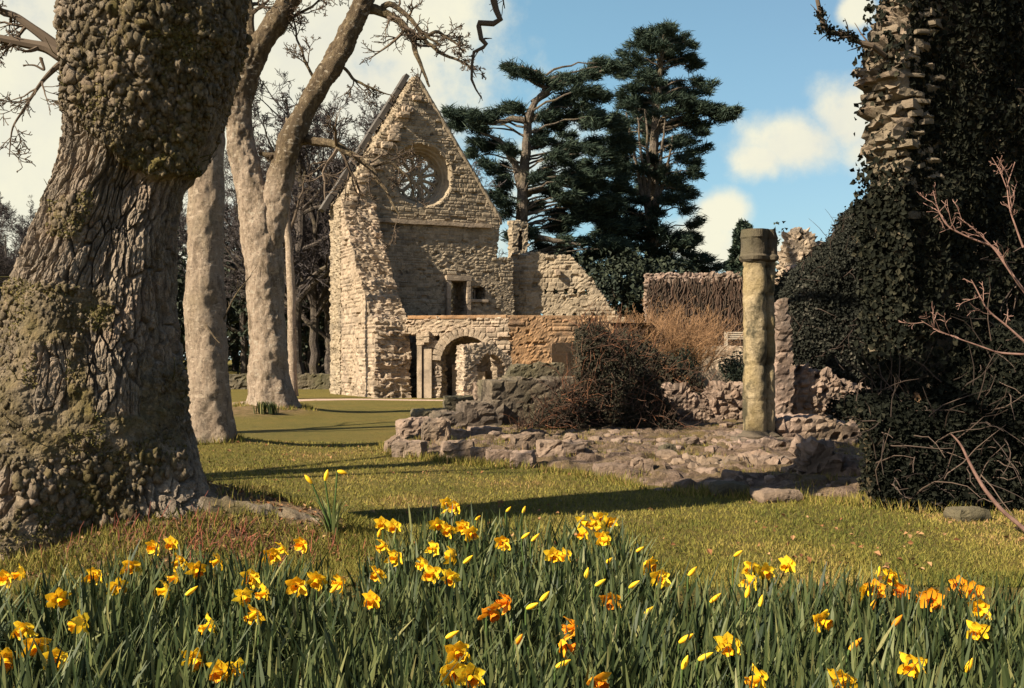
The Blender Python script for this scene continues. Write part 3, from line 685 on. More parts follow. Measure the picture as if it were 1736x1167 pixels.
# far retaining wall, ivy hung wall and bench on the raised ground at the right
wall('retaining_wall', 'sunlit plain retaining wall under the bench', 1120, 1345, 588, 50, -.1, -6, 1.2, M['stone'], 220, ch=.16, sw=.3, relief=.035, rag=.05, res=.11)
mb = MB(); zz = Z(588, 50) - .06; mb.add([(7.5, 50.3, zz), (24, 47, zz), (24, 78, zz + .3), (7.5, 78, zz + .3)], [(0, 1, 2, 3)]); tag(mb.build('upper_ground', M['grass'], base=(0, 0, 0)), kind='structure')
wall('cloister_wall', 'tall grey wall with hanging growth behind the bench', 1095, 1345, 466, 62, 2, -5, 1., M['stone_ruin'], 225, ch=.2, sw=.26, relief=.12, rag=.3, res=.09)
wall('ruined_buttress', 'pale ragged finger of masonry topping the ivy', 1336, 1402, 392, 28.5, 0, 5, .8, M['stone'], 230, topprof=([0, .2, .45, 1], [-.7, 0, .05, -.5]), ch=.2, relief=.12, rag=.3, cat='ruin')

# bench
bY = 50.9; bz = Z(588, 50) - .04
bench = empty('garden_bench', (X(1252, bY), bY, bz), 'pale wooden bench on the terrace behind the column', 'bench')
bx0, bx1 = X(1229, bY), X(1290, bY)
mb = MB(); boxmb(mb, ((bx0 + bx1) / 2, bY - .05, bz + .42), (bx1 - bx0, .4, .05)); mb.build('seat', M['bench'], bench)
mb = MB()
for k in range(3): boxmb(mb, ((bx0 + bx1) / 2, bY + .2, bz + .52 + k * .1), (bx1 - bx0 - .1, .04, .06))
mb.build('backrest', M['bench'], bench)
for x in (bx0 + .05, bx1 - .05):
    for dy, hh_ in ((-.22, .62), (.2, .76)):
        mb = MB(); boxmb(mb, (x, bY + dy, bz + hh_ / 2), (.08, .08, hh_)); mb.build('leg', M['bench'], bench)
    mb = MB(); boxmb(mb, (x, bY - .02, bz + .645), (.09, .5, .05)); mb.build('armrest', M['bench'], bench)

# ---- column ----------------------------------------------------------------
cY = 19.4; cx = X(1286, cY); cz0 = Z(737, cY)
col = empty('stone_column', (cx, cY, cz0), 'tall clustered stone column standing alone on a low platform', 'column')
def lathe(mb, c, prof, seg=32, tone=.5, wob=.0, seed=0):
    pr = np.array(prof); th = np.arange(seg) * 2 * math.pi / seg
    V = np.zeros((len(pr), seg, 3)); V[..., 0] = c[0] + pr[:, :1] * np.cos(th); V[..., 1] = c[1] + pr[:, :1] * np.sin(th); V[..., 2] = c[2] + pr[:, 1:]
    if wob:
        k = (fbm(V * 4, 4, seed) - .5) * wob; V[..., 0] += k * np.cos(th); V[..., 1] += k * np.sin(th)
    ii = np.arange(len(pr) * seg).reshape(len(pr), seg); A = ii[:-1]; B = ii[1:]
    mb.add(V, np.stack([A, np.roll(A, -1, 1), np.roll(B, -1, 1), B], -1).reshape(-1, 4), tone=tone)
topz = Z(392, cY) - cz0
def shaft(c, r, seed):
    zz = np.arange(0, topz - .2, .035); seams = [.62, 1.25, 1.9, 2.5, 3.0]
    rr = r * np.ones_like(zz)
    for s in seams: rr = rr - .022 * np.exp(-((zz - s) / .022) ** 2)
    mb = MB(); lathe(mb, c, np.stack([rr, zz], 1), 48, .5, .07, seed); return mb
shaft((cx - .07, cY, cz0), .205, 3).build('shaft', M['column'], col, smooth=True)
shaft((cx + .19, cY + .06, cz0), .115, 5).build('shaft', M['column'], col, smooth=True)
mb = MB(); shaft((cx + .05, cY + .24, cz0), .18, 7).build('shaft', M['column'], col, smooth=True)
mb = MB()
for c, r in (((cx - .07, cY), .205), ((cx + .19, cY + .06), .115)):
    lathe(mb, (c[0], c[1], cz0), [(0, topz + .02), (r + .035, topz + .02), (r + .05, topz - .12), (r + .035, topz - .15), (r + .02, topz - .3), (r + .02, topz - .42), (r + .05, topz - .46), (r + .04, topz - .52), (r - .01, topz - .56)], 40, .3, .14, 11)
mb.build('capital', M['stone_dark'], col)
mb = MB()
for c, r in (((cx - .07, cY), .205), ((cx + .19, cY + .06), .115)):
    lathe(mb, (c[0], c[1], cz0 - .28), [(r + .13, 0), (r + .13, .16), (r + .09, .2), (r + .11, .26), (r + .03, .31), (r - .01, .36)], 28, .4, .08, 13)
block(mb, (cx + .02, cY, cz0 - .2), (.95, .85, .3), .05, 77, 9, .2, .15)
mb.build('base', M['stone_dark'], col)

# ---- loose stones -----------------------------------------------------------
GRPB = 'stones at the edge of the ruins'
def boulder(px, py_base, wpx, hpx, label, seed, rot=.2, sph=.3, m='stone_ruin', depth=.8, rough=.22, tilt=(0, 0), sink=.12):
    Y = GY(py_base, .0); w_ = wpx * Y / F; hh_ = hpx * Y / F
    x = X(px, Y); mb = MB(); z0 = float(hgt(x, Y))
    block(mb, (x, Y + w_ * depth / 2, z0 + hh_ * (.5 - sink / 2)), (w_, w_ * depth, hh_ * (1 + sink)), rot, seed, 15, sph, rough, tilt)
    return tag(mb.build('stone_block', M[m]), label, 'stone', GRPB)
boulder(706, 748, 70, 34, 'largest rounded grey stone behind the dark squared block at the lawn edge', 801, .3, .4)
boulder(738, 760, 46, 46, 'upright pinkish stone standing right of the rounded grey one', 802, .15, .3)
boulder(692, 776, 52, 26, 'squared pink block with a shaded face nearest the bottom left of the ruins', 803, -.25, .15)
boulder(663, 768, 22, 24, 'small dark stone leaning at the leftmost tip of the ruins', 804, .5, .3, tilt=(.4, 0))
boulder(728, 722, 60, 26, 'dark flat stone propped below the lowest dark wall', 805, .2, .35, 'stone_dark')
boulder(776, 778, 52, 28, 'long low pink stone beside the dark squared notch', 806, .1, .2)
boulder(815, 782, 34, 22, 'small square stone in the middle of the lawn edge row', 807, .0, .12)
boulder(848, 788, 44, 24, 'flat pink stone right of the small square stone', 808, .1, .15)
boulder(886, 792, 40, 26, 'squared stone with a dark left side', 809, -.2, .12)
boulder(895, 768, 52, 30, 'tilted block resting behind the squared stone', 810, .15, .15, tilt=(.12, 0))
boulder(950, 780, 76, 30, 'widest flat topped slab in the lawn edge row', 811, .05, .12)
boulder(985, 772, 22, 22, 'small dark chip at the right end of the flat slab', 812, .6, .3)
boulder(1040, 806, 60, 18, 'sunken flat stone half covered by earth before the rubble', 813, .1, .3)
boulder(1090, 806, 36, 26, 'squared pink stone left of the foundation course', 814, .0, .15)
boulder(1240, 842, 60, 22, 'dark sunken stone below the foundation course', 815, .1, .35, 'stone_dark')
boulder(1322, 852, 74, 18, 'low mossy stone at the edge of the shadowed lawn', 816, .2, .4)
boulder(1132, 778, 26, 22, 'small dark stone lying on the open rubble', 817, .4, .35, 'stone_dark')
boulder(820, 745, 54, 20, 'pale slab lying under the dark ruined wall', 818, .2, .2)
boulder(770, 748, 50, 18, 'slanting slab under the lowest dark wall', 819, .2, .25, tilt=(-.1, 0))
boulder(1650, 885, 60, 20, 'dark lump in the grass below the ivy covered wall', 820, .2, .4, 'stone_dark')

mb = MB(); kk = 0
while kk < 330:
    x = random.uniform(-2.2, 8); y = random.uniform(11.8, 25)
    if y < np.interp(x, EDX, EDY) - .25 + .3 * random.random(): continue
    sz_ = .05 + .17 * random.random() ** 4; block(mb, (x, y, float(ruin_h(x, y)) + sz_ * .22), (sz_ * random.uniform(1, 1.8), sz_ * random.uniform(.8, 1.5), sz_ * random.uniform(.5, .9)), random.random() * 6.3, kk, 6, .55, .35); kk += 1
tag(mb.build('loose_stones', M['stone_ruin'], base=(0, 0, 0)), 'small broken stones strewn over the rubble ground of the ruins', 'stones', kind='stuff')
nb = 34000; bx = -2.2 + 10.5 * rng.random(nb); by = 11.8 + 13.5 * rng.random(nb)
ok = (by > np.interp(bx, EDX, EDY) - .3) & (fbm(n2(bx * 1.3, by * 1.3), 4, 611) > .50); bx = bx[ok]; by = by[ok]; nb = len(bx)
b0 = np.stack([bx, by, ruin_h(bx, by)], -1); th = rng.random(nb) * 6.283; c = np.stack([np.cos(th), np.sin(th), 0 * th], -1) * .007; tip = b0 + np.stack([rng.normal(size=nb) * .03, rng.normal(size=nb) * .03, .05 + .07 * rng.random(nb)], -1)
mb = MB(); mb.add(np.stack([b0 - c, b0 + c, tip], 1), t=np.arange(nb * 3).reshape(-1, 3), tone=np.repeat(rng.random(nb), 3))
tag(mb.build('dry_grass', M['blade'], base=(0, 0, 0)), 'thin dry grass growing between the stones of the ruins', 'grass', kind='stuff')

# ------------------------------------------------------------------ ancient mossy tree (left)
oY = OAK[1]
prof_py = np.array([-420, -260, -120, 0, 100, 180, 250, 300, 330, 400, 500, 600, 700, 760, 820, 880, 930, 1000])
Lp = np.array([135, 130, 126, 120, 106, 104, 104, 92, 78, 50, 8, -22, -42, -52, -62, -75, -90, -115])
Rp = np.array([470, 440, 425, 408, 396, 374, 350, 330, 315, 303, 298, 305, 318, 330, 340, 350, 365, 395])
zz = Z(prof_py, oY); ordz = np.argsort(zz)
zc = np.arange(-.25, zz.max(), .0125)
Lx = np.interp(zc, zz[ordz], ((Lp - 868) / F * oY)[ordz]); Rx = np.interp(zc, zz[ordz], ((Rp - 868) / F * oY)[ordz])
cxs = (Lx + Rx) / 2; rs = (Rx - Lx) / 2 * .985
th = np.r_[np.linspace(math.pi - .35, 2 * math.pi + .35, 640, endpoint=False), np.linspace(.35, math.pi - .35, 110, endpoint=False)]; nth = len(th)
ZC, TH = np.meshgrid(zc, th, indexing='ij')
rad0 = rs[:, None] * np.ones_like(TH)
flare = sstep(1.2, -.1, ZC)
rad0 = rad0 * (1 + flare * (.16 * np.cos(3 * TH + .6) + .10 * np.cos(5 * TH + 2.)))
rad0 = rad0 + .035 * np.cos(4 * TH + ZC * .6) + .03 * np.cos(7 * TH + 1 - ZC * .9)
px3 = np.stack([cxs[:, None] + rad0 * np.cos(TH), oY + rad0 * np.sin(TH) * .95, ZC], -1)
# approximate picture position, used to lay out the burrs the photograph shows
qx = 868 + F * px3[..., 0] / px3[..., 1]; qy = HY - F * (px3[..., 2] - CZ) / px3[..., 1]
front = sstep(.6, .15, np.sin(TH))
wz = 60 * (fbm(px3 * 1.6, 3, 301) - .5)
def zone(x0, x1, y0, y1, s=14): return sstep(-s, s, np.minimum(np.minimum(qx - x0, x1 - qx), np.minimum(qy - y0, y1 - qy)) + wz)
low = 300 - np.clip((250 - qx) * .75, 0, 140)        # slanting lower rim of the great burr
burr = sstep(-6, 8, low - qy + .35 * wz) * sstep(-10, 12, qx - 104 + .2 * wz)
patch = np.maximum.reduce([zone(56, 150, 320, 418), zone(-40, 205, 470, 560), zone(-60, 150, 540, 640), zone(-60, 320, 610, 800), zone(40, 330, 640, 730),
                           zone(20, 235, 800, 925), zone(-60, 60, 880, 940)])
hole = np.maximum.reduce([zone(60, 110, 590, 690, 8), zone(170, 230, 650, 690, 8), zone(150, 240, 565, 650, 6), zone(30, 60, 870, 905, 6)])
patch = patch * (1 - .8 * hole)
patch = patch * front
burr = burr * front + (1 - front) * sstep(2.9, 3.2, ZC + (fbm(px3 * 1.5, 3, 77) - .5))
knob = np.maximum(burr, patch)
arc = TH * rs.mean()
sx = np.stack([np.cos(TH) * rs.mean(), np.sin(TH) * rs.mean(), ZC], -1)
warp = np.stack([fbm(sx * 3.1, 3, 310 + k) - .5 for k in range(3)], -1)
# furrowed bark: long ridges that twist and split
wl = np.stack([fbm(sx * 1.4, 2, 313 + k) - .5 for k in range(3)], -1)
bs = (sx + warp * .10 + wl * .25) * np.array([11.5, 11.5, 2.5]); f1, f2, bi = worley(bs, 320)
cs2 = (sx + warp * .05) * np.array([26, 26, 9]); c1, c2, ci = worley(cs2, 327)
fine = fbm(sx * np.array([40, 40, 9]), 3, 330); fine2 = fbm(sx * 34, 3, 333)
plate = sstep(.015, .13, f2 - f1); crack = sstep(.02, .2, c2 - c1)
bark = plate * (.042 + .03 * bi) + .014 * crack * plate + .010 * ci + .03 * (fine - .5) + .02 * (fine2 - .5) - .06
g1, g2, gid = worley((sx + warp * .1) * 8, 340)
disp = bark * (1 - knob) + (.05 * (1 - g1) + .09 * (fbm(sx * 3.0, 4, 350) - .5) + .03 * (fine2 - .5) - .01) * knob + .09 * burr
rr_ = rad0 - .05 + disp
PV = np.stack([cxs[:, None] + rr_ * np.cos(TH), oY + rr_ * np.sin(TH) * .95, ZC], -1)
ii = np.arange(ZC.size).reshape(ZC.shape); A = ii[:-1]; B = ii[1:]
q = np.stack([A, np.roll(A, -1, 1), np.roll(B, -1, 1), B], -1).reshape(-1, 4)
oak = empty('ancient_tree', (OAK[0], OAK[1], 0), 'huge old tree trunk with knobbly mossy burrs filling the left side', 'tree')
moss = np.clip(knob * (-.15 + 1.5 * fbm(sx * 2.6, 4, 360)), 0, 1)
mb = MB(); mb.add(PV, q, tone=moss.ravel()); mb.build('trunk', M['oak'], oak)
# thousands of bud knobs crowding the burrs
def ico():
    t = (1 + 5 ** .5) / 2; V = [(-1, t, 0), (1, t, 0), (-1, -t, 0), (1, -t, 0), (0, -1, t), (0, 1, t), (0, -1, -t), (0, 1, -t), (t, 0, -1), (t, 0, 1), (-t, 0, -1), (-t, 0, 1)]
    Fc = [(0, 11, 5), (0, 5, 1), (0, 1, 7), (0, 7, 10), (0, 10, 11), (1, 5, 9), (5, 11, 4), (11, 10, 2), (10, 7, 6), (7, 1, 8), (3, 9, 4), (3, 4, 2), (3, 2, 6), (3, 6, 8), (3, 8, 9), (4, 9, 5), (2, 4, 11), (6, 2, 10), (8, 6, 7), (9, 8, 1)]
    V = [unit(np.array(v, float)) for v in V]; mid = {}; F2 = []
    for a, b, c in Fc:
        m_ = []
        for p, q_ in ((a, b), (b, c), (c, a)):
            k = (min(p, q_), max(p, q_))
            if k not in mid: mid[k] = len(V); V.append(unit(V[p] + V[q_]))
            m_.append(mid[k])
        F2 += [(a, m_[0], m_[2]), (b, m_[1], m_[0]), (c, m_[2], m_[1]), (m_[0], m_[1], m_[2])]
    return np.array(V), np.array(F2)
IV, IF = ico()
def knob_field(P0, N0, rad, tn, mbx, rg):
    n = len(P0); sc = rad[:, None] * (.7 + .7 * rg.random((n, 3))) * np.array([1, 1, 1.35]); ph = rg.random((n, 3)) * 40
    W = IV[None] * (1 + .9 * (vnoise(IV[None] * 1.7 + ph[:, None], 5) - .5) + .9 * (vnoise(IV[None] * 3.6 + ph[:, None], 6) - .5))[..., None]
    mbx.add((P0[:, None] + W * sc[:, None] + N0[:, None] * rad[:, None, None] * .1).reshape(-1, 3), t=(IF[None] + (np.arange(n) * len(IV))[:, None, None]).reshape(-1, 3), tone=np.repeat(tn, len(IV)))
kk_ = (knob * front).ravel(); Pk = PV.reshape(-1, 3); Nk = unit(np.stack([np.cos(TH), np.sin(TH), 0 * TH], -1)).reshape(-1, 3)
dn = fbm(sx * 1.7, 3, 365).ravel(); cand = np.nonzero(rng.random(len(kk_)) < np.clip(kk_ - .35, 0, 1) * sstep(.28, .46, dn) + .006 * (kk_ > .03))[0]; cand = rng.choice(cand, min(17000, len(cand)), replace=False)
mb = MB(); kr = .0065 + .021 * rng.random(len(cand)) ** 2.4 * (.5 + sstep(.4, .6, dn[cand])); knob_field(Pk[cand], Nk[cand], kr, np.clip(-.1 + 1.4 * fbm(Pk[cand] * 1.6, 3, 368) + .7 * (rng.random(len(cand)) - .5), 0, 1), mb, rng)
mb.build('burr', M['oak'], oak, True)
# leafy moss tufts on the burrs
kn = knob.ravel() * front.ravel(); Pn = PV.reshape(-1, 3); Nn = unit(np.stack([np.cos(TH), np.sin(TH), 0 * TH], -1)).reshape(-1, 3)
prob = (kn > .5) * (fbm(sx * 2.6, 4, 371).ravel() > .53); idx = np.nonzero(prob)[0]; idx = rng.choice(idx, min(17000, len(idx)), replace=False)
mb = MB(); scatter_leaves(mb, Pn[idx] + Nn[idx] * (.012 * rng.random((len(idx), 1))), Nn[idx], .021, jit=.9)
M['moss'] = mat('moss_leaf', lambda h: bsdf(h, ramp(h, tone(h), [(0, (.04, .036, .010)), (.6, (.11, .095, .025)), (1, (.2, .155, .055))]), .85))
moss_sprout_mb = mb
# epicormic twigs sprouting from the trunk
sel = rng.choice(np.nonzero((kn > .6))[0], 130, replace=False)
base_ = Pn[sel]; dirs = unit(Nn[sel] + rng.normal(size=(130, 3)) * .55 + np.array([0, 0, .25]))
tw = np.empty((130, 5, 3)); tw[:, 0] = base_ - dirs * .03; Ls = (.06 + .30 * rng.random(130) ** 2.2)[:, None]
d_ = dirs
for k in range(1, 5): d_ = unit(d_ + rng.normal(size=(130, 3)) * .22 + np.array([0, 0, .1])); tw[:, k] = tw[:, k - 1] + d_ * Ls / 4
tubes(moss_sprout_mb, tw, np.linspace(.006, .002, 5)[None] * np.ones((130, 1)), 4, rng.random(130) * .3); moss_sprout_mb.build('moss', M['moss'], oak)  # this mesh holds the twig sprouts as well as the moss tufts

rt = [(X(300, 9.15), 9.15, .42, .24), (X(345, 9.15), 9.15, .36, .19), (X(385, 9.2), 9.2, .26, .15), (X(430, 9.2), 9.2, .13, .12), (X(485, 9.3), 9.3, .01, .09), (X(540, 9.3), 9.3, -.06, .05)]
_root = rt
def branchset(ctrl_list, twig_mb, limb_mb, seed, lv=((7, .3, .35, .7), (6, .2, .3, .6), (4, .2, .3, .6)), wig=.12, seg=8, trop=(0, 0, .02), rmin=.0035):
    """ctrl: list of polylines [(x,y,z,r),...]"""
    rg = np.random.default_rng(seed); K = 24
    P_ = []; Rr = []
    for c in ctrl_list:
        s = smooth_line(c, K, wig, seed + len(P_)); P_.append(s[:, :3]); Rr.append(s[:, 3])
    P_ = np.array(P_); Rr = np.array(Rr); tubes(limb_mb, P_, Rr, seg, .5)
    pp, pr = P_, Rr
    for k, (n, t0, l0, l1) in enumerate(lv):
        pp, pr = grow(pp, pr, n, t0, 1., (l0, l1), (25, 70), 7, .2, trop, .55, rg, rmin)
        tubes(twig_mb, pp, pr, 4 if k else 5, rg.random(len(pp)))
    return P_, Rr
def C(lst, Y): return [(*P(a, b, Y + (e[1] if len(e) > 1 else 0)), e[0]) for a, b, *e in lst]
lm = MB(); tm = MB()
branchset([C([(112, 100, .06), (80, 82, .045), (40, 72, .04), (-30, 60, .03)], 9.2), C([(112, 92, .055), (70, 60, .04), (30, 30, .03), (-30, 10, .02)], 9.3),
           C([(108, 108, .03), (70, 140, .016), (45, 175, .012), (20, 215, .008), (15, 265, .004)], 9.1)], tm, lm, 41, ((8, .2, .25, .55), (6, .2, .35, .65), (4, .2, .35, .65)), .06)
branchset([C([(70, 98, .016), (78, 122, .01), (60, 112, .008), (40, 112, .005)], 9.0)], tm, lm, 42, ((3, .3, .2, .4),), .03)
lm.build('branch', M['twig'], oak)
# boughs above the frame; one throws the crooked hanging branch down into view
lm2 = MB()
branchset([C([(300, -330, .5), (420, -520, .36, .3), (560, -640, .26, .6), (760, -700, .16, 1.)], 9.3), C([(300, -330, .45), (180, -560, .3, .5), (40, -760, .2, 1.2), (-120, -900, .1, 2.)], 9.4),
           C([(320, -330, .45), (380, -600, .35, 1.), (420, -850, .22, 2.), (470, -1100, .1, 3.)], 9.4), C([(300, -330, .4), (330, -560, .3, -.6), (300, -800, .2, -1.6), (250, -1050, .1, -2.4)], 9.3)], tm, lm2, 43,
          ((6, .3, .35, .6), (6, .25, .3, .6), (5, .2, .3, .6)), .3)
lm2.build('bough', M['limb'], oak)
hb = MB()
branchset([C([(700, -690, .10), (790, -480, .06), (815, -250, .045), (830, -60, .036)], 10.2)], tm, hb, 44, ((4, .2, .2, .35), (4, .2, .3, .6)), .05)
zig = C([(830, -60, .036), (836, 2, .034), (842, 18, .03), (846, 33, .03), (838, 40, .028), (812, 38, .027), (810, 45, .025), (816, 66, .024), (823, 74, .023), (818, 80, .017), (802, 88, .016), (800, 110, .014), (799, 135, .013), (806, 152, .009), (818, 168, .005)], 10.2)
tubes(hb, np.array(zig)[:, :3] + rng.normal(size=(len(zig), 3)) * .006, np.array(zig)[:, 3], 7)
zp = np.array(zig)[None]; a1, r1 = grow(zp[..., :3], zp[..., 3], 10, .5, 1., (.05, .14), (30, 75), 6, .25, (0, 0, -.03), .5, rng, .003); tubes(tm, a1, r1, 4, rng.random(len(a1)))
hb.build('hanging_branch', M['twig'], oak)
tm.build('twigs', M['twig'], oak)

# ------------------------------------------------------------------ second and third tree (smooth bark)
def trunk_mesh(ctrl, seg=40, dz=.06, lump=.05, seed=0, base_flare=.35, lobes=5):
    c = np.array(ctrl, float); K = max(20, int(np.linalg.norm(np.diff(c[:, :3], axis=0), axis=1).sum() / dz)); s = smooth_line(c, K)
    th = np.arange(seg) * 2 * math.pi / seg; tan = unit(np.gradient(s[:, :3], axis=0)); a = unit(np.cross(tan, np.array([0, 1., 0]))); b = np.cross(tan, a)
    r = s[:, 3][:, None] * np.ones((1, seg)); hz = (s[:, 2] - s[0, 2])[:, None]
    if base_flare: r = r * (1 + base_flare * np.exp(-hz / .45) * (.55 + .45 * np.cos(lobes * th[None] + seed)))
    V = s[:, None, :3] + r[..., None] * (a[:, None] * np.cos(th)[None, :, None] + b[:, None] * np.sin(th)[None, :, None])
    rad = unit(V - s[:, None, :3]); V = V + rad * ((fbm(V * np.array([3, 3, 1.6]), 4, seed) - .5) * lump * 2 + (fbm(V * np.array([14, 14, 9]), 3, seed + 5) - .5) * lump * .7)[..., None]
    ii = np.arange(K * seg).reshape(K, seg); A = ii[:-1]; B = ii[1:]
    return V, np.stack([A, np.roll(A, -1, 1), np.roll(B, -1, 1), B], -1).reshape(-1, 4)
V, q = trunk_mesh([(a, b, float(hgt(a, b)) - .6 * r if k else c * .7, r) for k, (a, b, c, r) in enumerate(_root)], 56, .02, .075, 52, 0); mb = MB(); mb.add(V, q, tone=np.clip(1.6 * fbm(V.reshape(-1, 3) * 3, 3, 5) - .4, 0, 1)); mb.build('root', M['oak'], oak, True)
Y2 = 18.4
t2 = empty('smooth_barked_tree', (X(352, Y2), Y2, 0), 'slim straight pale trunk just right of the huge mossy tree', 'tree')
ct = [(*P(a, b, Y2), r) for a, b, r in ((358, 790, .42), (357, 740, .38), (354, 640, .34), (346, 520, .345), (348, 460, .315), (349, 350, .30), (351, 200, .30), (353, 0, .28), (352, -300, .25), (356, -700, .2), (350, -1100, .12))]
V, q = trunk_mesh(ct, 64, .04, .06, 51, .5); mb = MB(); mb.add(V, q); mb.build('trunk', M['beech'], t2, smooth=True)
lm = MB(); tm = MB()
branchset([C([(352, -300, .16), (280, -460, .1, 1), (200, -640, .06, 2)], Y2), C([(352, -420, .15), (460, -600, .1, -1), (560, -800, .05, -2)], Y2), C([(352, -600, .14), (330, -800, .1, 2), (300, -1000, .05, 3)], Y2), C([(353, -700, .13), (450, -900, .08, 1), (500, -1050, .05, 2)], Y2)], tm, lm, 61, ((5, .3, .35, .6), (5, .2, .3, .6), (4, .2, .3, .6)), .3)
for k, c in enumerate((C([(345, 545, .02), (365, 575, .012, -.5), (372, 582, .006, -.6)], Y2 - .2), C([(365, 570, .02), (400, 500, .014, -.2), (425, 468, .008, -.4)], Y2))):
    sm_ = MB(); branchset([c], sm_, sm_, 62 + k, ((3, .3, .2, .4),), .03); sm_.build('shoot', M['limb'], t2)
lm.build('branch', M['limb'], t2); tm.build('twigs', M['twig'], t2)

Y3 = 31.0
t3 = empty('forked_tree', (X(455, Y3), Y3, 0), 'pale forked tree whose right limb leans over towards the gable', 'tree')
ct = [(*P(a, b, Y3), r) for a, b, r in ((462, 715, .70), (460, 690, .64), (456, 640, .56), (453, 560, .52), (450, 470, .54), (444, 410, .56), (434, 350, .50), (420, 295, .41), (406, 240, .36), (404, 190, .37), (412, 140, .36), (432, 90, .35), (462, 45, .33), (490, 0, .30), (540, -100, .24), (580, -220, .16))]
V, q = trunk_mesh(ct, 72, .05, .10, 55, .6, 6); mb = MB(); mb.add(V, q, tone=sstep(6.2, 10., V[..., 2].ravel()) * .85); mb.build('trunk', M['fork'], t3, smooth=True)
ctr = [(*P(a, b, Y3 - .1), r) for a, b, r in ((450, 455, .30), (458, 400, .38), (470, 335, .37), (480, 280, .34), (492, 240, .36), (510, 200, .31), (545, 140, .31), (580, 80, .30), (605, 30, .29), (622, -10, .27), (660, -110, .22), (700, -230, .14))]
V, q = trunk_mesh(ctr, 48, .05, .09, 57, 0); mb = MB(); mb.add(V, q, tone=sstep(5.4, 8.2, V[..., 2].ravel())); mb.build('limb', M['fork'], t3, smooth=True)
lm = MB(); tm = MB()
b3 = [C([(498, 236, .17), (530, 238, .14), (565, 245, .12, -.5), (598, 268, .09, -1), (625, 285, .07, -1.2), (655, 330, .045, -1.5), (672, 368, .02, -1.5)], Y3),
      C([(625, 285, .06, -1.2), (662, 275, .04, -1.3), (695, 300, .03, -1.2), (704, 335, .015, -1)], Y3),
      C([(612, 15, .19), (640, 12, .15), (660, 22, .12), (690, 55, .10), (705, 80, .08), (720, 115, .05), (730, 148, .03)], Y3),
      C([(650, 12, .1), (662, 4, .09), (690, 25, .07), (710, 50, .05), (745, 80, .03)], Y3),
      C([(695, 62, .08), (720, 68, .06), (745, 55, .05), (775, 75, .03), (790, 90, .02)], Y3),
      C([(720, 68, .06), (742, 88, .05), (770, 100, .04), (795, 120, .025), (806, 135, .012)], Y3),
      C([(586, 118, .05), (606, 142, .04), (632, 152, .03), (668, 158, .015)], Y3),
      C([(480, 262, .1), (455, 265, .08), (435, 262, .05)], Y3),
      C([(540, 145, .05), (520, 120, .04), (500, 60, .03), (495, 10, .02)], Y3),
      C([(428, 100, .16), (425, 50, .14), (418, 0, .12), (405, -120, .07)], Y3),
      C([(415, 150, .1), (395, 110, .08), (392, 60, .06), (380, 0, .04)], Y3 + .5),
      C([(465, 45, .1), (500, 30, .05), (535, 5, .03), (570, -30, .02)], Y3 + .3),
      C([(660, -110, .16), (760, -180, .1, 1), (860, -200, .05, 2)], Y3), C([(690, -200, .14), (700, -330, .1, 1), (760, -450, .05, 2)], Y3), C([(560, -150, .16), (520, -300, .1, 1), (480, -450, .05, 2)], Y3), C([(580, -220, .15), (640, -350, .1, -1), (650, -500, .05, -2)], Y3)]
branchset(b3, tm, lm, 63, ((7, .2, .28, .55), (7, .2, .3, .6), (6, .2, .35, .65)), .28, rmin=.009)
lm.build('branch', M['limb'], t3); tm.build('twigs', M['twig'], t3)

# ------------------------------------------------------------------ bare woodland behind, left
def bare_tree(seed, H, lean=0.):
    rg = np.random.default_rng(seed)
    root = empty('bare_tree', (0, 0, 0))
    tr = smooth_line([(0, 0, 0, .30), (lean * .2 + rg.normal() * .15, rg.normal() * .15, H * .3, .25), (lean * .6 + rg.normal() * .4, rg.normal() * .3, H * .62, .17), (lean + rg.normal() * .5, rg.normal() * .5, H * .95, .04)], 22, .4, seed)
    mb = MB(); tubes(mb, tr[:, :3], tr[:, 3], 9); 
    pp, pr = grow(tr[None, :, :3], tr[None, :, 3], 20, .22, .97, (.32, .5), (30, 70), 9, .14, (0, 0, .06), .55, rg)
    tubes(mb, pp, pr, 6); mb.build('trunk', M['wood_far'], root)
    tw = MB()
    for n, l0, l1 in ((9, .35, .6), (7, .35, .6), (6, .4, .75)):
        pp, pr = grow(pp, pr, n, .2, 1., (l0, l1), (25, 65), 6, .18, (0, 0, .03), .6, rg, .013); tubes(tw, pp, pr, 3)
    tw.build('crown', M['twig_far'], root)
    return root
protos = [bare_tree(900 + k, H, l) for k, (H, l) in enumerate(((14, 0), (15.5, 1.2), (12.5, -1.), (16.5, .4)))]
spots = [(15, 62, 0), (55, 78, 1), (-40, 70, 3), (110, 90, 2), (180, 84, 0), (240, 75, 1), (300, 88, 3), (345, 72, 2), (398, 80, 0), (428, 95, 1), (470, 66, 2), (505, 60, 0), (520, 84, 3), (545, 74, 1), (566, 92, 2), (600, 98, 0),
         (640, 105, 1), (480, 105, 3), (20, 100, 2), (70, 108, 3), (380, 108, 3), (560, 64, 2), (690, 112, 2), (-10, 90, 1), (535, 62, 1), (715, 68, 0), (660, 80, 3), (590, 72, 2), (455, 90, 0), (30, 80, 3), (415, 70, 3), (75, 66, 2), (-25, 60, 0)]
woods = ['pencil thin dark bare tree seen at the far left edge of the wood', 'dark bare tree seen between the forked tree and the gable']
order = ['leftmost', 'second', 'third', 'fourth', 'fifth', 'sixth', 'seventh', 'eighth', 'ninth', 'tenth', 'eleventh', 'twelfth', 'thirteenth', 'fourteenth', 'fifteenth', 'sixteenth', 'seventeenth', 'eighteenth', 'nineteenth', 'twentieth',
         'twenty-first', 'twenty-second', 'twenty-third', 'twenty-fourth', 'twenty-fifth', 'twenty-sixth', 'twenty-seventh', 'twenty-eighth', 'twenty-ninth', 'thirtieth', 'thirty-first', 'thirty-second', 'thirty-third', 'last']
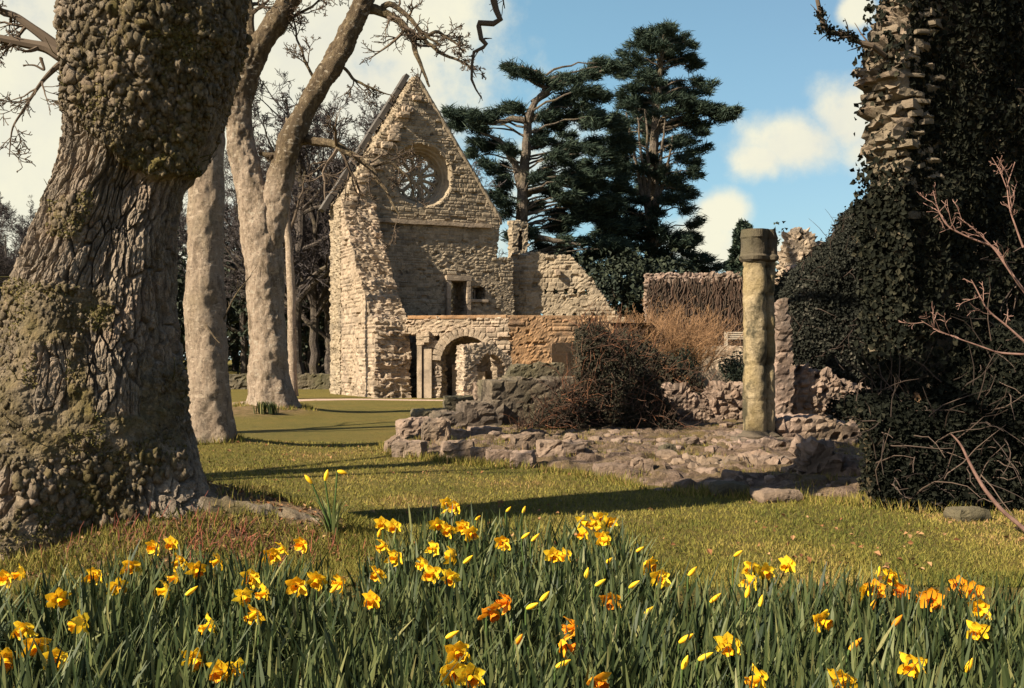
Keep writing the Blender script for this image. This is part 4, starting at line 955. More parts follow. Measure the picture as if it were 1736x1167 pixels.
rank = {s: k for k, s in enumerate(sorted(spots))}
used = set()
for k, s in enumerate(spots):
    px, Y, kind = s; o = protos[kind] if kind not in used else copy_tree(protos[kind]); used.add(kind)
    x = X(px, Y); o.location = (x, Y, float(hgt(x, Y)) - .1); o.rotation_euler.z = random.uniform(0, 6.28); sc = random.uniform(.72, .98) * (1.3 if px > 430 else .8 if px < 100 else 1.); o.scale = (sc,) * 3
    where = 'left of the huge mossy trunk' if px < 100 else 'glimpsed behind the huge mossy trunk' if px < 300 else 'between the slim and the forked tree' if px < 430 else 'between the forked tree and the gable' if px < 580 else 'rising behind the left slope of the gable'
    tag(o, f'dark bare woodland tree {where}, {order[rank[s]]} from the left', 'tree', 'bare woodland trees')
#SHADOWTREES
# dark evergreen understorey at the wood edge
def bush(name, label, cxy, size, nleaf, leaf, m, seed, cat='bush', group=None, lobes=9, stem='wood_far', zb=None):
    rg = np.random.default_rng(seed); x, y = cxy; z = float(hgt(x, y)) if zb is None else zb
    root = empty(name, (x, y, z - .05), label, cat, group); sx_, sy_, sz_ = size
    cs = np.stack([rg.normal(size=lobes) * sx_ * .28, rg.normal(size=lobes) * sy_ * .28, sz_ * (.25 + .6 * rg.random(lobes))], 1); rs_ = (.26 + .2 * rg.random(lobes))
    li = rg.integers(0, lobes, nleaf); dd = unit(rg.normal(size=(nleaf, 3))); rad = (.55 + .5 * rg.random(nleaf) ** .5)[:, None]
    p = cs[li] + dd * rad * np.array([sx_ * .8, sy_ * .8, sz_ * .9]) * rs_[li][:, None]
    p = p + dd * ((fbm(p * 1.9 / max(.4, sz_ * .25), 3, seed) - .5)[:, None]) * sz_ * .35; ok_ = p[:, 2] > 0.02; p = p[ok_]; dd = dd[ok_]
    mb = MB(); scatter_leaves(mb, p + np.array([x, y, z]), dd + np.array([0, 0, .4]), leaf, jit=.8, rg=rg); mb.build('foliage', m, root)
    b0 = np.tile(np.array([x, y, z]), (lobes, 1)) + rg.normal(size=(lobes, 3)) * np.array([.1, .1, 0]) * sx_ * .4; e = cs + np.array([x, y, z]); tt = np.linspace(0, 1, 6)[None, :, None]
    mb = MB(); tubes(mb, b0[:, None] * (1 - tt) + e[:, None] * tt, np.linspace(.03, .012, 6)[None] * sz_ ** .7 * np.ones((lobes, 1)), 5); mb.build('stems', M[stem], root)
    return root
for k, (px, Y, w_, h_) in enumerate(((10, 76, 9, 7), (95, 92, 9, 9), (210, 80, 8, 7), (290, 70, 6, 6.5), (340, 78, 8, 8), (405, 88, 9, 6.5), (470, 74, 7, 8.5), (520, 70, 6, 8), (558, 78, 7, 7.5), (610, 92, 8, 9))):
    bush('evergreen_bush', f'dark evergreen bush at the foot of the wood, {order[k]} from the left', (X(px, Y), Y), (w_, w_ * .7, h_), 3600, .34, M['yew'], 700 + k, 'bush', 'evergreen bushes in the wood', 12)
# low stone edge wall in the wood
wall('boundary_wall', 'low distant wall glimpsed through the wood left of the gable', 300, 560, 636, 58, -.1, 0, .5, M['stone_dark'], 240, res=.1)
# slim lit trunk by the fork
for k, (x, y, lab) in enumerate(((-12.6, 9.2, 'bare tree just outside the left of the frame casting the nearer shadow band'), (-13.8, 18.6, 'bare tree just outside the left of the frame casting the farther shadow band'))):
    root = empty('bare_tree', (x, y, 0), lab, 'tree'); V, q = trunk_mesh([(x, y, -.2, .6), (x + .1, y, 3, .48), (x - .1, y + .1, 7, .38), (x + .15, y, 10.5, .24), (x, y, 13, .07)], 24, .12, .03, 70 + k, .3); mb = MB(); mb.add(V, q); mb.build('trunk', M['beech'], root, True)
    lm = MB(); branchset([[(x, y, 6.5 + b_, .12), (x + sx__, y + sy__, 9.5 + b_, .07), (x + 1.5 * sx__, y + 1.5 * sy__, 12 + b_, .03)] for b_, sx__, sy__ in ((0, 1.2, -.6), (.8, -1., .8), (1.8, .6, .9), (2.4, -.8, -.7))], lm, lm, 75 + k, ((4, .3, .3, .5), (3, .3, .3, .5)), .2); lm.build('branches', M['limb'], root)
ty = 44.; tb = empty('slim_tree', (X(494, ty), ty, 0), 'slim pale grey stem close beside the forked tree trunk', 'tree')
ct = [(*P(a, b, ty), r) for a, b, r in ((494, 672, .22), (495, 600, .18), (494, 500, .16), (490, 420, .15), (485, 370, .13), (492, 300, .09), (486, 200, .05))]
V, q = trunk_mesh(ct, 20, .1, .03, 58, .4); mb = MB(); mb.add(V, q); mb.build('trunk', M['beech'], tb, smooth=True)
lm = MB(); branchset([C([(488, 400, .08), (505, 350, .05), (520, 300, .02)], ty), C([(486, 375, .08), (470, 320, .05), (465, 260, .02)], ty)], lm, lm, 65, ((6, .2, .3, .5), (5, .2, .3, .6), (4, .2, .3, .6)), .2, rmin=.008)
lm.build('crown', M['twig'], tb)
# grassy bank with early flowers left of the gable foot
mb = MB(); N_ = 2600; bxx = X(515, 52) + (X(568, 52) - X(515, 52)) * rng.random(N_); byy = 51 + 2.2 * rng.random(N_)

# ------------------------------------------------------------------ cedars
def pad(pos, dirs, sizes, mbx, c, half, thick, n, rg, out):
    a = rg.random(n) * 6.283; r_ = np.sqrt(rg.random(n)) * (.62 + .5 * vnoise(np.stack([np.cos(a) * 1.8 + c[0] * 3, np.sin(a) * 1.8 + c[2] * 5, 0 * a + .5], -1), 9)); p = np.stack([np.cos(a) * r_ * half[0], np.sin(a) * r_ * half[1], rg.normal(size=n) * thick * .6 - .25 * half[0] * r_ ** 2 * .4], -1)
    p = p + np.array(c); dr = unit(np.stack([np.cos(a), np.sin(a), np.full(n, .32)], -1) * .7 + np.array(out) * .6 + rg.normal(size=(n, 3)) * .35)
    pos.append(p); dirs.append(dr)
def needles(mb, p, d, L, w, rg):
    n = len(p); out = []
    for k in range(3):
        dd = unit(d + rg.normal(size=(n, 3)) * .33); s = unit(np.cross(dd, rg.normal(size=(n, 3)))); l = (L * (.6 + .8 * rg.random(n)))[:, None]
        b = p + rg.normal(size=(n, 3)) * L * .2
        out.append(np.stack([b - dd * l * .5, b - s * w + dd * l * .1, b + dd * l * .5, b + s * w + dd * l * .1], 1))
    V = np.concatenate(out); m_ = len(V); mb.add(V, np.arange(m_ * 4).reshape(-1, 4), tone=np.repeat(rg.random(m_), 4))
def cedar(label, Y, trunk_ctrls, pads, seed, name='cedar_tree', L=.66, w=.028, dens=1.):
    rg = np.random.default_rng(seed); tb_ = np.array(trunk_ctrls[0]); root = empty(name, (tb_[0][0], tb_[0][1], 0), label, 'tree')
    mb = MB()
    for k, c in enumerate(trunk_ctrls): s = smooth_line(c, 30, .25, seed + k); tubes(mb, s[:, :3], s[:, 3], 10)
    mb.build('trunk', M['cedar_bark'], root); main = smooth_line(trunk_ctrls[0], 60)
    pos = []; dirs = []; bm = MB()
    rp = random.Random(seed); sub = []
    for (px, py, hw, dy, th_) in pads:
        sub.append((px, py, hw * .8, dy, th_, 1))
        for _ in range(2): sub.append((px + rp.uniform(-.9, .9) * hw, py + rp.uniform(-9, 9), hw * rp.uniform(.35, .6), dy + rp.uniform(-1.5, 1.5), th_ * .7, 0))
    for (px, py, hw, dy, th_, main_pad) in sub:
        c = P(px, py, Y + dy); hwm = hw * Y / F; side = np.sign(c[0] - np.interp(c[2], main[:, 2], main[:, 0])) or 1
        ax = np.array([np.interp(c[2] - .8, main[:, 2], main[:, 0]), np.interp(c[2] - .8, main[:, 2], main[:, 1]), 0]); v = c - ax; v[2] = 0; v = unit(v)
        n = int(dens * 120 * hwm ** 1.5 + 36)
        pad(pos, dirs, None, None, c, (hwm, hwm * .75), th_ * Y / F * .5, n, rg, v)
        if not main_pad or (rp.random() < .45 and 'spreading' in label): continue
        st = ax + np.array([0, 0, max(.5, c[2] - .6 - .08 * np.linalg.norm(c[:2] - ax[:2]))]); t = np.linspace(0, 1, 8)[:, None]
        br = st * (1 - t) + (c - np.array([0, 0, .12])) * t + np.stack([0 * t[:, 0], 0 * t[:, 0], .35 * np.sin(t[:, 0] * 3.14)], 1) + rg.normal(size=(8, 3)) * .06
        tubes(bm, br, np.linspace(.085, .025, 8), 5)
        # sprays under the pad
        aa = rg.random(7) * 6.28; e = c + np.stack([np.cos(aa) * hwm * .85, np.sin(aa) * hwm * .6, rg.normal(size=7) * .1], 1); t3_ = np.linspace(0, 1, 4)[None, :, None]
        tubes(bm, (c - v * hwm * .5)[None, None] * (1 - t3_) + e[:, None] * t3_, np.linspace(.035, .012, 4)[None] * np.ones((7, 1)), 3)
    bm.build('branches', M['cedar_bark'] if name == 'cedar_tree' else M['twig'], root)
    p = np.concatenate(pos); d = np.concatenate(dirs); mb = MB(); needles(mb, p, d, L, w, rg); mb.build('foliage', M['needle'], root)
    return root
YA = 70.
ta_ = [[(*P(a, b, YA), r) for a, b, r in ((880, 560, .56), (882, 440, .45), (886, 330, .36), (893, 250, .3), (895, 200, .26), (903, 175, .2), (925, 155, .14))],
       [(*P(a, b, YA), r) for a, b, r in ((895, 205, .25), (870, 200, .2), (835, 210, .12), (790, 205, .06))], [(*P(a, b, YA), r) for a, b, r in ((886, 340, .25), (870, 270, .22), (850, 240, .15), (815, 225, .06))],
       [(*P(a, b, YA), r) for a, b, r in ((885, 400, .22), (930, 405, .18), (985, 415, .08))], [(*P(a, b, YA), r) for a, b, r in ((903, 175, .22), (935, 150, .17), (985, 135, .12), (1045, 112, .05))], [(*P(a, b, YA), r) for a, b, r in ((925, 150, .15), (900, 138, .12), (860, 118, .05))]]
pa = [(862, 112, 14, 0, 5), (880, 120, 18, 1, 6), (902, 128, 20, -1, 6), (925, 138, 22, 0, 7), (950, 142, 22, 1, 7), (975, 134, 24, -1, 8), (1000, 126, 26, 0, 9), (1025, 118, 24, 1, 9), (1022, 104, 16, 0, 8), (1045, 112, 20, 0, 8),
      (965, 160, 26, 2, 8), (1000, 152, 26, -2, 9), (1020, 165, 28, 1, 10), (985, 180, 26, 0, 8), (945, 172, 18, 2, 6),
      (765, 192, 18, 0, 10), (785, 200, 26, 1, 13), (805, 205, 26, -1, 14), (775, 208, 18, 2, 9), (835, 192, 18, 0, 8), (855, 186, 20, 1, 7), (878, 184, 18, -2, 6), (815, 218, 24, 1, 10),
      (930, 192, 26, 0, 8), (965, 196, 28, 1, 10), (1005, 198, 30, -1, 12), (1035, 205, 28, 1, 12), (940, 215, 20, 2, 6),
      (805, 240, 18, 0, 5), (835, 246, 22, 1, 6), (860, 252, 20, -1, 7), (800, 262, 14, 1, 6), (820, 275, 20, -1, 8), (840, 290, 22, 2, 9), (855, 310, 22, 0, 10), (845, 330, 22, 1, 10), (862, 345, 20, -1, 9), (850, 365, 20, 1, 9),
      (925, 238, 24, 0, 6), (955, 246, 26, 2, 7), (990, 252, 30, -1, 10), (1020, 260, 30, 1, 12), (940, 268, 26, -1, 7), (975, 280, 30, 1, 9), (1010, 292, 30, 0, 11), (925, 292, 22, 2, 6), (960, 305, 26, -1, 7), (1000, 322, 30, 1, 9),
      (930, 322, 20, 1, 6), (955, 335, 22, 0, 7), (990, 350, 26, 1, 9), (870, 400, 22, 1, 9), (905, 350, 16, 1, 5), (900, 392, 16, 0, 5), (935, 385, 20, 2, 5), (960, 372, 22, 1, 6), (915, 300, 16, -2, 5)]
rga = random.Random(8)
for k in range(30): pa.append((rga.uniform(905, 1065), rga.uniform(205, 430), rga.uniform(14, 26), rga.uniform(1, 5), rga.uniform(5, 8)))
for k in range(26): pa.append((rga.uniform(930, 1060), rga.uniform(290, 445), rga.uniform(16, 28), rga.uniform(1, 5), rga.uniform(5, 9)))
cedar('spreading flat layered cedar with a bare bent trunk next to the gable', YA, ta_, pa, 71)
YB = 78.
tb2 = [[(*P(a, b, YB), r) for a, b, r in ((1105, 570, .6), (1105, 430, .5), (1106, 330, .4), (1110, 230, .32), (1118, 140, .2), (1126, 60, .06))]]
for a, b in ((1062, 190), (1080, 200), (1095, 185), (1128, 195), (1142, 230), (1072, 240)): tb2.append([(*P(1103, 395, YB - 1.5), .16), (*P((a + 1104) / 2, (b + 390) / 2 + 10, YB - 2), .13), (*P(a, b, YB - 2), .05)])
ext = [(48, 1112, 1146), (66, 1080, 1168), (82, 1062, 1182), (98, 1062, 1186), (116, 1058, 1192), (134, 1050, 1196), (152, 1050, 1200), (168, 1046, 1212), (188, 1040, 1235), (205, 1040, 1226), (222, 1036, 1192), (242, 1030, 1182),
       (262, 1030, 1196), (280, 1028, 1190), (298, 1026, 1190), (318, 1020, 1178), (338, 1018, 1184), (358, 1010, 1182), (378, 1010, 1190), (398, 1004, 1186), (414, 1010, 1196), (432, 1000, 1184), (452, 990, 1150), (474, 990, 1130), (492, 1010, 1120), (440, 1040, 1212), (458, 1100, 1215)]
pb = []
rgp = random.Random(5)
for py, x0, x1 in ext:
    n = max(2, int((x1 - x0) / 25)); central = 185 < py < 335
    for k in range(n + 1):
        px = x0 + 12 + (x1 - x0 - 24) * k / n + rgp.uniform(-7, 7)
        if central and 1062 < px < 1150 and rgp.random() < .55: 
            pb.append((px, py + rgp.uniform(-5, 5), rgp.uniform(16, 24), rgp.uniform(2.5, 5), 8)); continue
        if rgp.random() < .12: continue
        edge = k in (0, n)
        pb.append((px, py + rgp.uniform(-6, 6) + (-3 if edge else 2), rgp.uniform(17, 27) * (.8 if edge else 1), rgp.uniform(-3.5, 3.5) * (.3 if edge else 1), rgp.uniform(6, 9) if not edge else 4))
pb += [(1240, 190, 16, 0, 5), (1218, 194, 20, 0, 6), (1250, 188, 8, 0, 3), (1205, 186, 20, .5, 6), (1128, 48, 8, 0, 8), (1098, 60, 9, 0, 6)]
cedar('tallest dark conifer with dense drooping tiers and pale inner stems', YB, tb2, pb, 72, dens=.62)
YC = 95.
pc = []
for k in range(16):
    t = k / 15; py = 382 + 85 * t; hw = 3 + 32 * t ** .8
    pc += [(1262 - hw * .5, py, 6 + hw * .3, 0, 5), (1262 + hw * .45, py + 2, 6 + hw * .3, .5, 5), (1262, py, 6 + hw * .25, -1, 6)]
cedar('small pointed dark conifer far off just left of the column top', YC, [[(*P(1262, 560, YC), .3), (*P(1262, 450, YC), .2), (*P(1262, 380, YC), .03)]], pc, 73, 'fir_tree', .5, .08, 1.3)
for k, (px, py, w_, lab) in enumerate(((1345, 405, 60, 'dark far conifer mass just right of the column top'),)):
    pass
bush('evergreen_tree', 'dark rounded evergreen tree behind the column top', (X(1325, 60), 60), (3.4, 3.2, 8.6), 5200, .26, M['yew'], 731, 'tree', None, 14, zb=0.)
bush('evergreen_tree', 'dense dark evergreen spread low beneath the tall conifer', (X(1075, 68), 68), (9, 5, 7.6), 8000, .34, M['yew'], 732, 'tree', None, 16, zb=0.)

# ------------------------------------------------------------------ shrubs among the ruins
def twig_bush(name, label, cx_, cy_, zb, w_, h_, n, m, seed, leafm=None, nleaf=0, leaf=.06, cat='bush', lv=((5, .3, .5), (4, .3, .5))):
    rg = np.random.default_rng(seed); root = empty(name, (cx_, cy_, zb), label, cat)
    b = np.stack([cx_ + rg.normal(size=n) * w_ * .22, cy_ + rg.normal(size=n) * w_ * .16, np.full(n, zb)], 1); K = 7; pts = np.empty((n, K, 3)); pts[:, 0] = b
    d = unit(np.stack([(b[:, 0] - cx_) / w_ * 2.2 + rg.normal(size=n) * .35, (b[:, 1] - cy_) / w_ * 2 + rg.normal(size=n) * .3, np.ones(n)], 1)); st = (h_ * (.55 + .45 * rg.random(n)) / (K - 1))[:, None]
    for k in range(1, K): d = unit(d + rg.normal(size=(n, 3)) * .13); pts[:, k] = pts[:, k - 1] + d * st
    mb = MB(); rad = np.linspace(.016, .006, K)[None] * np.ones((n, 1)) * (h_ / 2) ** .5; tubes(mb, pts, rad, 4, rg.random(n)); pp, pr = pts, rad; ends = [pts[:, 2:].reshape(-1, 3)]
    for k, l0, l1 in lv: pp, pr = grow(pp, pr, k, .25, 1., (l0, l1), (20, 60), 5, .2, (0, 0, .03), .7, rg, .004); tubes(mb, pp, pr, 3, rg.random(len(pp))); ends.append(pp[:, 1:].reshape(-1, 3))
    mb.build('twigs', m, root)
    if leafm is not None:
        e = np.concatenate(ends); s = rg.choice(len(e), nleaf); p = e[s] + rg.normal(size=(nleaf, 3)) * .08; lb = MB(); scatter_leaves(lb, p, unit(p - np.array([cx_, cy_, zb])), leaf, jit=.8, rg=rg); lb.build('leaves', leafm, root)
    return root
twig_bush('brown_shrub', 'large round leafless russet shrub in front of the far grey wall', X(1135, 47), 47., 1.1, 3.4, 3.0, 150, M['brown_twig'], 81, lv=((8, .35, .55), (6, .3, .5)))
twig_bush('brown_shrub', 'smaller bare russet shrub close to the wall return', X(1080, 46), 46., .9, 2.2, 2.6, 90, M['brown_twig'], 82, lv=((8, .35, .55), (6, .3, .5)))
# ivy and bramble thicket over a ruined wall
def thicket(name, label, prof, Y, dep, nl, leaf, leafm, twm, seed, ntw=260, cat='thicket', tilt=.25, zb=0.):
    """a hummock of leaves and stems over a hidden core; prof: (px, py_top)"""
    rg = np.random.default_rng(seed); pxs = np.array([a for a, b in prof], float); tops = np.array([Z(b, Y) for a, b in prof]); xs = (pxs - 868) / F * Y
    root = empty(name, ((xs[0] + xs[-1]) / 2, Y, zb), label, cat)
    def surf(x, s):   # s 0..1.5 over the front and the top
        tz = np.interp(x, xs, tops) + .25 * (fbm(n2(x * 2, s * 3), 3, seed) - .5); bul = .45 * (fbm(n2(x * 1.3, s * 2.2), 3, seed + 2) - .3)
        ang = np.clip(s - .55, 0, 1) / .95 * 1.5; y = Y - bul - dep * .35 * np.sin((1 - np.clip(s, 0, .6) / .6) * 1.2) * tilt * 2 + dep * np.clip((s - .75) / .75, 0, 1); z = zb + (tz - zb) * np.clip(s / .9, 0, 1) ** .9
        nrm = np.stack([.3 * (fbm(n2(x * 2, s * 3), 2, seed + 6) - .5), -np.cos(ang), np.sin(ang)], -1); return np.stack([x, y, z], -1), nrm
    nx = 40; A, B = np.meshgrid(np.linspace(xs[0], xs[-1], nx), np.linspace(0, 1.5, 30), indexing='ij'); pc_, _ = surf(A, B); pc_[..., 1] += .22; pc_[..., 2] -= .1; ii = np.arange(A.size).reshape(A.shape)
    mb = MB(); mb.add(pc_, np.stack([ii[:-1, :-1], ii[1:, :-1], ii[1:, 1:], ii[:-1, 1:]], -1).reshape(-1, 4)); 
    mb.build('earth_core', M['soil'], root)
    x = xs[0] + (xs[-1] - xs[0]) * rg.random(nl); s = 1.5 * rg.random(nl); p, nr = surf(x, s); mb = MB(); p = p + rg.normal(size=p.shape) * .06
    tn = np.clip(rg.random(nl) * .75 + .5 * (fbm(p * .9, 3, seed + 8) - .45) * 2 * (fbm(p * .9, 3, seed + 8) > .5), 0, 1)
    scatter_leaves(mb, p, nr, leaf, jit=.6, rg=rg, tone=tn); mb.build('leaves', leafm, root)
    x = xs[0] + (xs[-1] - xs[0]) * rg.random(ntw); s = 1.3 * rg.random(ntw); p, nr = surf(x, s); pts = np.empty((ntw, 6, 3)); pts[:, 0] = p; d = unit(nr + rg.normal(size=(ntw, 3)) * .6 + np.array([0, 0, .4])); L = (.25 + .75 * rg.random(ntw))[:, None]
    for k in range(1, 6): d = unit(d + rg.normal(size=(ntw, 3)) * .2 + np.array([0, 0, -.06])); pts[:, k] = pts[:, k - 1] + d * L / 5
    mb = MB(); tubes(mb, pts, np.linspace(.009, .003, 6)[None] * np.ones((ntw, 1)), 4, rg.random(ntw)); mb.build('stems', twm, root)
    return root
thicket('bramble_thicket', 'dark tangle of ivy and russet brambles swallowing the end of the ruined wall', ((925, 742), (955, 722), (978, 660), (986, 566), (1010, 554), (1045, 580), (1070, 600), (1100, 640), (1130, 690), (1148, 725)), 24.2, 1.8, 20000, .07, M['bleaf'], M['red_twig'], 91, 700)
thicket('bramble_thicket', 'low russet bramble growth creeping along the foot of the dark wall', ((868, 756), (888, 738), (912, 716), (938, 690), (962, 664), (992, 690)), 23.6, .7, 5200, .055, M['bleaf'], M['red_twig'], 97, 420)
thicket('bramble_thicket', 'dark straggling bushes spilling down behind the bramble mound', ((1030, 590), (1060, 566), (1085, 575), (1120, 606), (1150, 622), (1185, 650), (1225, 700)), 28., 2., 12000, .085, M['bleaf'], M['red_twig'], 92, 300)
bush('clipped_bush', 'dark rounded bush left of the sunlit retaining wall', (X(1150, 40), 40.), (1.4, 1.2, 1.45), 2600, .08, M['yew'], 93, zb=Z(668, 40))
bush('clipped_bush', 'dark rounded bush before the wall just left of the column', (X(1250, 38), 38.), (1.5, 1.2, 1.3), 2600, .08, M['yew'], 94, zb=Z(665, 38))
# hanging growth on the far wall
rg = np.random.default_rng(95); n = 620; x = X(1098, 62) + (X(1345, 62) - X(1098, 62)) * rg.random(n); z0 = Z(470, 61) - 3.2 * rg.random(n) ** 1.6
pts = np.stack([np.stack([x + .06 * k * rg.normal(size=n), 61.7 - .15 * rg.random(n) - .02 * (x - 9) * 0 + (x - 9) * -.087, z0 - k * .22 * (1 + rg.random(n))], 1) for k in range(5)], 1)
mb = MB(); tubes(mb, pts, np.linspace(.05, .02, 5)[None] * np.ones((n, 1)), 4, rg.random(n) * .6); tag(mb.build('wall_creeper', M['red_twig']), 'leafless creeper hanging in strands down the far grey wall', 'creeper')

# ------------------------------------------------------------------ great ivy-covered ruin, right
IY = 12.3; ia = 30.0
io = np.array([X(1532, IY), IY, 0])
iroot = empty('ivy_clad_ruin', io + np.array([2, 1, 0]), 'towering ruined wall smothered in ivy with a ragged sunlit left edge', 'ruin')
def imask(u, v):
    py = HY - F * (v - CZ) / IY
    left = np.interp(py, [-400, 0, 60, 130, 180, 230, 290, 330, 420, 520, 900], [.36, .18, .02, -.10, -.12, -.04, -.03, -.02, .05, .1, .1])
    lf = left + .20 * ragn(u, v, 401, 2.4)
    k = (u > lf) & (v < 8.5 + .5 * ragn(u, v, 402))
    k &= ~((u > .75) & (u < 1.05) & (v > .55) & (v < 1.15))
    return k
slab('wall_face', io, ia, imask, (-.4, 5.2), (-.15, 8.8), .05, .5, M['stone_edge'], iroot, ch=.13, sw=.34, relief=.07, seed=45, rag=.2)
id_ = np.array([math.cos(R(ia)), math.sin(R(ia)), 0]); in_ = np.array([math.sin(R(ia)), -math.cos(R(ia)), 0])
def I(u, v, t): return io + np.asarray(u)[..., None] * id_ + np.asarray(v)[..., None] * UPV + np.asarray(t)[..., None] * in_
mb = MB()
for k in range(230):
    v_ = 3.2 + 5.3 * (k + random.random()) / 230; py_ = HY - F * (v_ - CZ) / IY
    l_ = float(np.interp(py_, [-400, 0, 60, 130, 180, 230, 290, 330, 420, 520, 900], [.36, .18, .02, -.10, -.12, -.04, -.03, -.02, .05, .1, .1])); uu = l_ + random.uniform(.04, .42)
    block(mb, I(uu, v_, random.uniform(-.45, .03)), (random.uniform(.12, .30), random.uniform(.14, .26), random.uniform(.04, .10)), R(ia) + random.uniform(-.35, .35), 900 + k, 6, .12, .16, tilt=(random.uniform(-.08, .22), 0))
mb.build('edge_stones', M['stone_edge'], iroot)
rg = np.random.default_rng(46); n = 62000
u = .0 + 5.3 * rg.random(n); v = -.1 + 8.9 * rg.random(n)
pyv = HY - F * (v - CZ) / IY; edge = np.interp(pyv, [-400, -40, 60, 130, 230, 280, 300, 340, 420, 900], [.3, .16, .06, .03, .06, .14, .05, -.03, -.15, -.25]) + .40 * (fbm(n2(v * 1.8, u * .5), 3, 47) - .5)
ok = u > edge; ok &= ~((u > .85) & (u < 1.0) & (v > .62) & (v < 1.1)); u = u[ok]; v = v[ok]
bul = .12 + .75 * np.clip(fbm(n2(u * 1.1, v * .9), 4, 48) - .28, 0, 1) + .35 * sstep(3, .4, v) + .06 * rg.random(len(u))
bul = bul * sstep(0, .8, u - np.interp(HY - F * (v - CZ) / IY, [-400, 280, 340, 900], [.3, .4, -.1, -.3])) + .03
pos = I(u, v, bul)
ne = 9000; ve = -.1 + 8.6 * rg.random(ne); pye = HY - F * (ve - CZ) / IY; ke = rg.random(ne) < np.interp(pye, [-500, 0, 40, 60, 110, 140, 240, 290, 330, 900], [.5, .3, .05, .35, .3, .03, .05, .35, 1, 1]); ve = ve[ke]; te = -.6 + .75 * rg.random(len(ve))
le = np.interp(HY - F * (ve - CZ) / IY, [-400, 0, 60, 130, 180, 230, 290, 330, 420, 520, 900], [.36, .18, .02, -.10, -.12, -.04, -.03, -.02, .05, .1, .1]) - .05 - .28 * fbm(n2(te * 2, ve * 1.6), 3, 49) * rg.random(len(ve))
pe = I(le, ve, te)
mb = MB(); scatter_leaves(mb, pe, np.tile(-id_ + np.array([0, 0, -.1]), (len(ve), 1)), .075, jit=.6, rg=rg, fold=.15); scatter_leaves(mb, pos, np.tile(in_ + np.array([0, 0, -.1]), (len(u), 1)), .075, jit=.55, rg=rg, fold=.15); 
ivy = empty('ivy', io + np.array([2, .8, 0]), 'almost black mass of ivy leaves cloaking the tall ruin at right', 'ivy')
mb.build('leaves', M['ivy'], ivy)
n = 36; u = .4 + 4.4 * rg.random(n); v = 7 * rg.random(n); pts = np.stack([I(u + .1 * k * rg.normal(size=n), v + .16 * k * (1 + rg.random(n)), .28 + .5 * np.clip(fbm(n2(u * 1.1, v * .9), 4, 48) - .28, 0, 1) + .02 * rg.normal(size=n)) for k in range(6)], 1)
mb = MB(); tubes(mb, pts, np.linspace(.014, .005, 6)[None] * np.ones((n, 1)), 4, rg.random(n)); mb.build('stems', M['ivy_stem'], ivy)
# masonry lumps showing through low down
wall('masonry_fragment', 'reddish masonry patch showing through the ivy near the ground', 1560, 1625, 662, 12.1, 1.0, 25, .5, M['stone_orange'], 250, ch=.13, sw=.25, relief=.05, rag=.12, cat='ruin')
# mid-height ivy mass between column and tower
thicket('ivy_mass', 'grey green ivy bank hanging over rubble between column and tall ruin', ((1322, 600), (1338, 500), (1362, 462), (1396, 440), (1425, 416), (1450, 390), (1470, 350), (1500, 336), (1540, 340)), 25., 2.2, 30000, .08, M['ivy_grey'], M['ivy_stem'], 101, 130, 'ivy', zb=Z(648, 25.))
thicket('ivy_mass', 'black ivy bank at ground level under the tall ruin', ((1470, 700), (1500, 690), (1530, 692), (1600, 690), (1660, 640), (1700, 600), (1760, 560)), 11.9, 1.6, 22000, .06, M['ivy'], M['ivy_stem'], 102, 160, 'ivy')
slabo = slab('tower_core', np.array([X(1345, 26.5), 26.5, 0]), 4, lambda u, v: v < 3.9 + .3 * ragn(u, v, 411), (0, 2.2), (0, 4.4), .1, .8, M['stone_ruin'], None, seed=47)
slabo.name = 'masonry_pillar'; tag(slabo, 'ruined pier mostly hidden under grey green ivy right of the column', 'ruin')
pl = wall('pale_shaft', 'pale broken shaft of stone immediately right of the column', 1318, 1342, 505, 23.2, 0, 4, .4, M['stone_ruin'], 260, topprof=([0, .3, .6, 1], [-.5, -.1, 0, -.7]), ch=.2, sw=.3, relief=.05, rag=.14, cat='column')
# crooked branch at upper right growing from the ruin head
lm = MB()
br = empty('crooked_branch', P(1478, 84, 12.2), 'dark crooked ivy branch jutting from the top of the tall ruin', 'branch')
c = np.array(C([(1500, 95, .03, .1), (1478, 78, .034), (1462, 74, .030), (1445, 66, .028), (1430, 58, .032), (1408, 56, .026), (1396, 46, .028), (1391, 25, .026), (1386, 2, .024), (1384, -40, .02), (1392, -100, .014)], 12.2))
tubes(lm, c[:, :3], c[:, 3], 7); a1, r1 = grow(c[None, :, :3], c[None, :, 3], 14, .05, .9, (.05, .2), (35, 80), 6, .2, (0, 0, .02), .4, rng, .0025); tubes(lm, a1, r1, 4); lm.build('limb', M['twig'], br)
lb = MB(); s = rng.integers(3, 8, 500); p = c[s, :3] + rng.normal(size=(500, 3)) * .035; scatter_leaves(lb, p, rng.normal(size=(500, 3)), .04); lb.build('leaves', M['ivy'], br)
